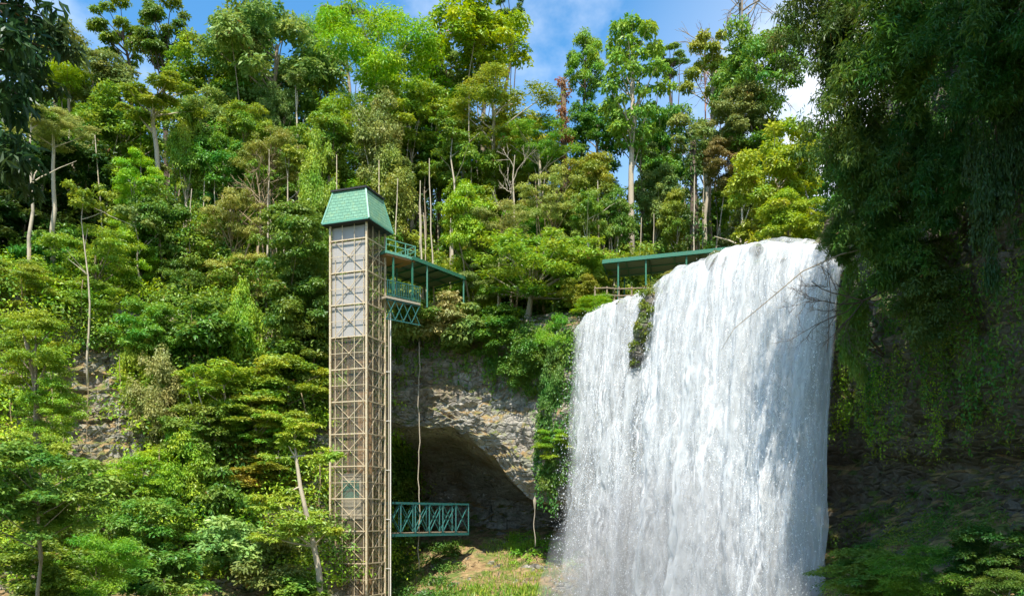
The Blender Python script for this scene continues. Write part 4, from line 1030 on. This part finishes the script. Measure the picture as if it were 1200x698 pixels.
def near_branch():
    """leafy limb of the tree beside the viewpoint"""
    r = np.random.default_rng(55); Y = 11.5; base = np.array([-9.6, 10.5, -7.6]); root = empty('tree', base, 'near dark tree hanging long leaves into the upper left corner', 'tree')
    b = MB(); tr = np.array([[0, 0, 0], [.2, .2, 5], [.5, .4, 10], [.9, .6, 14.5], [1.2, .8, 18]]); b.tube(tr, [.34, .3, .25, .18, .1], 9)
    P = [(-40, -60), (-10, -30), (12, 5), (38, -25), (30, 38), (8, 60), (-25, 50), (44, 76), (-5, 100), (22, 112), (-30, 140), (2, 160), (52, 20), (-60, 0), (-50, 90), (-40, 200), (58, 58), (28, 84), (-15, -110), (40, -90), (90, -70), (-60, -140), (8, 205)]
    C, Rc = [], []
    for px, py in P:
        q = at(px, py, Y + r.uniform(-1, 1.2)) - base; i = int(np.clip(np.searchsorted(tr[:, 2], q[2] - .6), 1, 4)); limb(b, tr[i], q, .035, .01, r, 7, .3)
        for k in range(5): C.append(q + r.normal(size=3) * [.14, .2, .14]); Rc.append(r.uniform(.14, .26))
    V, tone = clump_leaves(np.array(C), np.array(Rc), 3600, .2, .34, r, 1.0, .25, 1.5, .1)
    o = leaf_object('crown', V, tone, parent=root); o.color = (.03, .07, .022, 1); b.build('trunk', M['dark_bark'], root, smooth=True)  # crown's shade is put into its dark leaf colour
near_branch()

def thin_stems():
    r = np.random.default_rng(66); b = MB()
    P, N = scatter(left * (kk > 6) * (kk < 15.5), 130, r)
    for p, n in zip(P, N):
        h = unit((n * [1, 1, 0] + [0, -.5, 0])[None])[0]; s = p + h * r.uniform(.9, 2.0) + [0, 0, r.uniform(.5, 2.5)]; L = r.uniform(1.5, 5.5)
        limb(b, s, s + np.array([r.normal() * .3, r.normal() * .2, -L]), r.uniform(.018, .04), .012, r, 7, .05, 5)
    o = b.build('hanging_vines', M['dry'], smooth=True); tag(o, 'thin dry lianas hanging over the foliage of the left slope', 'vines', kind='stuff')
    b = MB()
    for i in range(170):
        Y = r.uniform(58.5, 72); x = r.uniform(-.6, .3) * Y
        if x > 3 and Y < 60: continue
        g = ground_z(x, Y); L = r.uniform(4, 12)
        limb(b, np.array([x, Y, g - .1]), np.array([x + r.normal() * .5, Y + r.normal() * .3, g + L]), r.uniform(.05, .1), .03, r, 8, .035, 6)
    o = b.build('saplings', M['pale_bark'], smooth=True); tag(o, 'slim pale sapling stems rising through the thicket', 'saplings', kind='stuff')
thin_stems()
# ============================================================ WATERFALL
def water_material(name, base, cut, fine, tint=(.88, .895, .91), amax=1.0):
    """white water: strands along the fall, thinner where the strand pattern opens and near the sheet's edges"""
    m, nt = new_mat(name); t = NT(nt)
    uv = t.n('ShaderNodeUVMap').outputs[0]
    edge = t.n('ShaderNodeAttribute', attribute_name='edge').outputs['Fac']
    warp = t.noise(t.map(uv, (.5, .35, 1)), 1.0, 3)
    vec = t.n('ShaderNodeVectorMath', {0: uv, 1: t.n('ShaderNodeCombineXYZ', {0: t.math('MULTIPLY', warp, 1.1), 1: t.math('MULTIPLY', warp, .8), 2: base * 7}).outputs[0]}, operation='ADD').outputs[0]
    s1 = t.noise(t.map(vec, (1.5, .11, 1)), 1.0, 6, .62); s2 = t.noise(t.map(vec, (7.5, .32, 1)), 1.0, 5, .7); s3 = t.noise(t.map(vec, (9, 2.2, 1)), 1.6, 4, .75)
    s0 = t.noise(t.map(vec, (.5, .025, 1)), 1.0, 3)
    dens = t.math('ADD', t.math('ADD', t.math('MULTIPLY', s1, .5), t.math('MULTIPLY', t.math('SUBTRACT', s0, .5), .4)), t.math('ADD', t.math('MULTIPLY', s2, .3), t.math('MULTIPLY', s3, .2 * fine)))
    a = t.n('ShaderNodeMapRange', {'Value': t.math('ADD', dens, t.math('MULTIPLY', t.math('SUBTRACT', edge, 1.0), .28)), 'From Min': cut, 'From Max': cut + .13}).outputs[0]
    a = t.math('MULTIPLY', t.math('ADD', base, t.math('MULTIPLY', a, 1 - base)), t.n('ShaderNodeMapRange', {'Value': edge, 'From Min': 0, 'From Max': .6}).outputs[0], clamp=True)
    a = t.math('MULTIPLY', a, amax)
    c = t.mix(t.n('ShaderNodeMapRange', {'Value': t.math('ADD', t.math('MULTIPLY', s2, .6), t.math('MULTIPLY', s3, .4)), 'From Min': .36, 'From Max': .62}).outputs[0], tuple(x * .80 for x in tint), tint)
    bmp = t.n('ShaderNodeBump', {'Height': t.math('ADD', t.math('MULTIPLY', s2, .7), t.math('MULTIPLY', s3, .5)), 'Strength': .35, 'Distance': .1})
    d = t.n('ShaderNodeBsdfDiffuse', {'Color': c, 'Normal': bmp.outputs[0]}); tr = t.n('ShaderNodeBsdfTranslucent', {'Color': c})
    mx = t.n('ShaderNodeMixShader', {0: .22, 1: d.outputs[0], 2: tr.outputs[0]})
    tp_ = t.n('ShaderNodeBsdfTransparent')
    t.out(t.n('ShaderNodeMixShader', {0: a, 1: tp_.outputs[0], 2: mx.outputs[0]}).outputs[0]); return m
M['w_back'] = water_material('falling_water', .62, .45, 1.0, (.78, .82, .85))
M['w_mid'] = water_material('water_strands', .25, .47, 1.0)
M['w_thin'] = water_material('thin_water', .12, .50, 1.0)
M['w_mist'] = water_material('fine_mist', .35, .40, .6, (.86, .89, .91), .42)
M['w_front'] = water_material('water_veil', .0, .52, 1.2)
m, nt = new_mat('spray_drops'); t = NT(nt)
t.out(t.n('ShaderNodeMixShader', {0: .3, 1: t.n('ShaderNodeBsdfDiffuse', {'Color': (.92, .94, .96, 1)}).outputs[0], 2: t.n('ShaderNodeBsdfTranslucent', {'Color': (.9, .93, .96, 1)}).outputs[0]}).outputs[0]); M['drops'] = m

CREST = {'left': [(686, 379, 51.6), (694, 370, 51.2), (710, 361, 50.4), (730, 353, 49.4), (750, 346, 48.5), (762, 343, 47.9)],
         'main': [(762, 347, 47.8), (772, 340, 47.2), (788, 328, 46.2), (804, 318, 45.3), (824, 308, 44.3), (846, 299, 43.2), (872, 291, 42), (900, 286, 40.8), (926, 283.5, 39.8), (950, 284, 38.9), (966, 288, 38.2), (980, 296, 37.6), (991, 314, 37.2)]}
G = 9.8
def fall_sheet(name, crest, v0, depth, nu, nv, mat, parent, seed, amp, spread=1.0, inset=0.0, zend=-7.2, ext=0.0):
    P = np.array([at(*c) for c in crest])
    if ext: P = np.concatenate([[P[0] + unit((P[0] - P[1])[None])[0] * ext * [1, 1, .6]], P, [P[-1] + unit((P[-1] - P[-2])[None])[0] * ext * [1, 1, .8]]])
    d = np.concatenate([[0], np.cumsum(np.linalg.norm(np.diff(P, axis=0), axis=1))])
    u = np.linspace(inset, d[-1] - inset, nu); X = np.stack([smooth(np.interp(u, d, P[:, k]), max(2, nu // 30)) for k in range(3)], 1)
    X[:, 2] += .18 * vnoise(np.stack([u * .8, u * 0 + seed, u * 0], 1)) + .07 * vnoise(np.stack([u * 3, u * 0 + seed, u * 0], 1))
    nrm = np.stack([-np.gradient(X[:, 1]), np.gradient(X[:, 0])], 1)[:, ::1]; nrm = nrm / np.linalg.norm(nrm, axis=1)[:, None]
    if nrm[:, 1].mean() > 0: nrm = -nrm                                  # out towards the valley
    vr = (v0 * (1 + .35 * vnoise(np.stack([u * .5, u * 0 + seed, u * 0], 1)) + .18 * vnoise(np.stack([u * 1.9, u * 0 + seed, u * 0], 1))))
    pre = 22; V = np.zeros((nu, nv + pre, 3)); fl = np.zeros((nu, nv + pre))
    tt = np.linspace(0, 1, nv)
    for j in range(pre):                                               # the river sliding to the lip
        s = 1 - j / pre; o = 2.6 * s
        V[:, j, :2] = X[:, :2] - nrm * o; V[:, j, 2] = X[:, 2] + .10 * s; fl[:, j] = -o
    T_ = np.sqrt(2 * (X[:, 2] - zend) / G)
    for j in range(nv):
        tj = T_ * tt[j] ** .8
        V[:, pre + j, :2] = X[:, :2] + nrm * (vr * tj)[:, None]; V[:, pre + j, 2] = X[:, 2] - .5 * G * tj ** 2; fl[:, pre + j] = .5 * G * tj ** 2 + tj
    U = np.repeat(u[:, None], nv + pre, 1); drop = np.clip(fl / 19, 0, 1)
    q = np.stack([U, fl, np.full_like(U, seed * 3.1)], -1)
    k = fbm(q * [1.3, .12, 1], 1, 3) * .55 + fbm(q * [4.5, .45, 1], 1, 3, 9.0) * .3 + fbm(q * [5, 1.2, 1], 1, 2, 5.0) * .2
    off = depth + amp * (.25 + 1.3 * drop) * k * np.clip(fl * .8 + .25, .08, 1)
    V[..., :2] += nrm[:, None, :] * off[..., None]
    V[..., :2] += (np.stack([nrm[:, 1], -nrm[:, 0]], 1)[:, None, :] * ((.16 * amp) * fbm(q * [2, .6, 1], 1, 2, 15.0) * drop)[..., None])
    # ragged side edges
    w = (u - u[0]) / (u[-1] - u[0]); e = np.minimum(w, 1 - w) * (u[-1] - u[0]); edge = np.clip((e[:, None] + .35 * fbm(q * [0, .5, 1], 1, 3, 3.0) * (e[:, None] < 2)) / (.35 + 1.4 * drop * spread), 0, 1)
    i = np.arange(nu * (nv + pre)).reshape(nu, nv + pre)
    Q = np.stack([i[:-1, :-1], i[1:, :-1], i[1:, 1:], i[:-1, 1:]], -1).reshape(-1, 4)
    o = quad_mesh(name, V.reshape(-1, 3) - np.array(parent.location), Q, M[mat], parent, smooth=True, uv=np.stack([U.ravel(), fl.ravel()], 1), attrs={'edge': ('POINT', edge.ravel())})
    return V[:, pre:], nrm, drop[:, pre:]
def drops(V, nrm, n, parent, seed, size=.022):
    """thrown drops and foam flecks round the sheet"""
    r = np.random.default_rng(seed); a, b = V.shape[:2]
    i = r.integers(0, a, n); j = (b * np.sqrt(r.random(n))).astype(int).clip(0, b - 1)
    f = j / b; P = V[i, j] + np.concatenate([nrm[i], np.zeros((n, 1))], 1) * (np.abs(r.normal(size=n)) * (.12 + .45 * f) + .05)[:, None] + r.normal(size=(n, 3)) * (.05 + .13 * f)[:, None] * [1, 1, 2]
    s = size * (.4 + r.random(n) ** 3 * 1.6); d1 = rdir(n, r) * s[:, None]; d2 = np.cross(rdir(n, r), unit(d1)) * s[:, None] * .8; d3 = np.array([0, 0, 1.]) * s[:, None] * 1.8
    W = np.stack([P + d1, P + d2, P - d1 - d2, P + d3], 1).reshape(-1, 3) - np.array(parent.location)
    q = np.arange(4 * n).reshape(n, 4); Fc = np.concatenate([q[:, [0, 1, 2]], q[:, [0, 3, 1]], q[:, [1, 3, 2]], q[:, [2, 3, 0]]])
    o = quad_mesh('spray', W, Fc, M['drops'], parent); o['kind'] = 'stuff'
wf = empty('waterfall', at(850, 608, 42) + [0, 0, -7], 'broad white main waterfall pouring over the crest beside the dark right cliff', 'waterfall')
V1, n1_, _ = fall_sheet('water_curtain', CREST['main'], .8, 0, 420, 170, 'w_back', wf, 1, .55, 1.9)
V2, n2_, _ = fall_sheet('water_strands', CREST['main'], .95, .22, 420, 170, 'w_mid', wf, 2, .7, 1.9)
V3, n3_, _ = fall_sheet('water_veil', CREST['main'], 1.1, .42, 420, 170, 'w_front', wf, 3, .9, 1.9)
fall_sheet('mist_veil', CREST['main'], 1.3, .6, 260, 110, 'w_mist', wf, 4, 1.3, 3.0, ext=.9)
drops(V2, n2_, 16000, wf, 1, .017); drops(V3, n3_, 16000, wf, 2, .017)
lf = empty('waterfall', at(715, 608, 50) + [0, 0, -7], 'narrower left side fall beside the mossy rock rib', 'waterfall')
V1, n1_, _ = fall_sheet('water_curtain', CREST['left'], .55, 0, 200, 170, 'w_mid', lf, 5, .5, .8)
V2, n2_, _ = fall_sheet('water_strands', CREST['left'], .65, .2, 200, 170, 'w_thin', lf, 6, .65, .8)
V3, n3_, _ = fall_sheet('water_veil', CREST['left'], .75, .4, 200, 170, 'w_front', lf, 7, .8, .8)
fall_sheet('mist_veil', CREST['left'], .9, .5, 160, 110, 'w_mist', lf, 8, 1.1, 2.0, ext=.5)
drops(V2, n2_, 9000, lf, 3, .018); drops(V3, n3_, 6000, lf, 4, .018)
# mossy rib between the two falls
def rib():
    p = np.array([at(775, 336, 47.2), at(766, 345, 46.6), at(758, 360, 46.1), at(752, 385, 45.9), at(747, 412, 46), at(743, 438, 46.6)])
    b = MB(); n = 26; s = np.linspace(0, 5, n); pts = np.stack([np.interp(s, np.arange(6), p[:, k]) for k in range(3)], 1)
    b.tube(pts, .34 + .08 * np.sin(s * 5), 14); V = np.concatenate(b.v); V += .22 * np.stack([fbm(V, 1.7, 3, o_) for o_ in (1., 2., 3.)], 1)
    b.v = [V - p[2]]; o = b.build('mossy_rock', M['rock'], None, smooth=True); o.location = p[2]; tag(o, 'mossy rock rib dividing the left fall from the main waterfall', 'rock')
    r = np.random.default_rng(3); k = r.integers(0, n, 60); Vl, tone = clump_leaves(pts[k] + r.normal(size=(60, 3)) * [.25, .15, .2] + [0, -.2, .1], np.full(60, .26), 3600, .16, .4, r, .9, .5, .7, .2)
    g = leaf_object('moss_tufts', Vl - p[2], tone, parent=o); g.color = (*PAL['olive'], 1); g['kind'] = 'stuff'
rib()

# drifting spray at the foot of the falls
def spray_mist():
    m, nt = new_mat('spray_mist'); t = NT(nt)
    v = t.n('ShaderNodeVolumePrincipled', {'Color': (.97, .98, 1, 1), 'Density': .1, 'Anisotropy': .2})
    t.nt.nodes.new('ShaderNodeOutputMaterial'); t.nt.links.new(v.outputs[0], t.nt.nodes['Material Output'].inputs['Volume'])
    th = np.linspace(0, math.pi, 17); ph = np.arange(32) * 2 * math.pi / 32
    V = np.array([[math.sin(a) * math.cos(c_), math.sin(a) * math.sin(c_), math.cos(a)] for a in th[1:-1] for c_ in ph] + [[0, 0, 1], [0, 0, -1]])
    V = V * (1 + .16 * fbm(V, 1.6, 2, 4.0))[:, None]
    Fc = [(i * 32 + j, (i + 1) * 32 + j, (i + 1) * 32 + (j + 1) % 32, i * 32 + (j + 1) % 32) for i in range(14) for j in range(32)]
    Fc += [(480, j, (j + 1) % 32) for j in range(32)] + [(481, 14 * 32 + (j + 1) % 32, 14 * 32 + j) for j in range(32)]
    c0, c1 = np.array([2.6, 48.8, -7.]), np.array([12.6, 35.6, -7.]); ax = unit((c1 - c0)[None])[0]; ay = np.array([-ax[1], ax[0], 0])
    W = (V[:, :1] * ax * 9.6 + V[:, 1:2] * ay * 3.4 + V[:, 2:] * np.array([0, 0, 9.5]))
    b = MB(); b.add(W, Fc); o = b.build('spray_mist', m, None); o.location = (c0 + c1) / 2; tag(o, 'white spray mist drifting at the foot of the waterfall', 'mist', kind='stuff')
spray_mist()

# wet rocks breaking the lip
for i, (px, py, Y, s, lb) in enumerate([(838, 306, 43.0, (.5, .35, .5), 'dark wet rock breaking the water at the middle of the main crest'), (783, 336, 45.9, (.3, .3, .55), 'dark wet rock breaking the water just right of the mossy rib'),
        (886, 293, 40.9, (.32, .3, .28), 'small dark wet rock on the main crest under the yellow green tree'), (728, 358, 49.0, (.3, .3, .4), 'dark wet rock on the lip of the left side fall')]):
    th = np.linspace(0, math.pi, 13); ph = np.arange(20) * 2 * math.pi / 20
    V = np.array([[math.sin(a) * math.cos(c_), math.sin(a) * math.sin(c_), math.cos(a)] for a in th[1:-1] for c_ in ph] + [[0, 0, 1], [0, 0, -1]])
    V = V * (1 + .45 * fbm(V, 1.5, 3, i * 7.0))[:, None] * np.array(s)
    Fc = [(k * 20 + j, (k + 1) * 20 + j, (k + 1) * 20 + (j + 1) % 20, k * 20 + (j + 1) % 20) for k in range(10) for j in range(20)] + [(220, j, (j + 1) % 20) for j in range(20)] + [(221, 200 + (j + 1) % 20, 200 + j) for j in range(20)]
    b = MB(); b.add(V, Fc); o = b.build('rock', M['rock']); o.location = at(px, py, Y); tag(o, lb, 'rock')
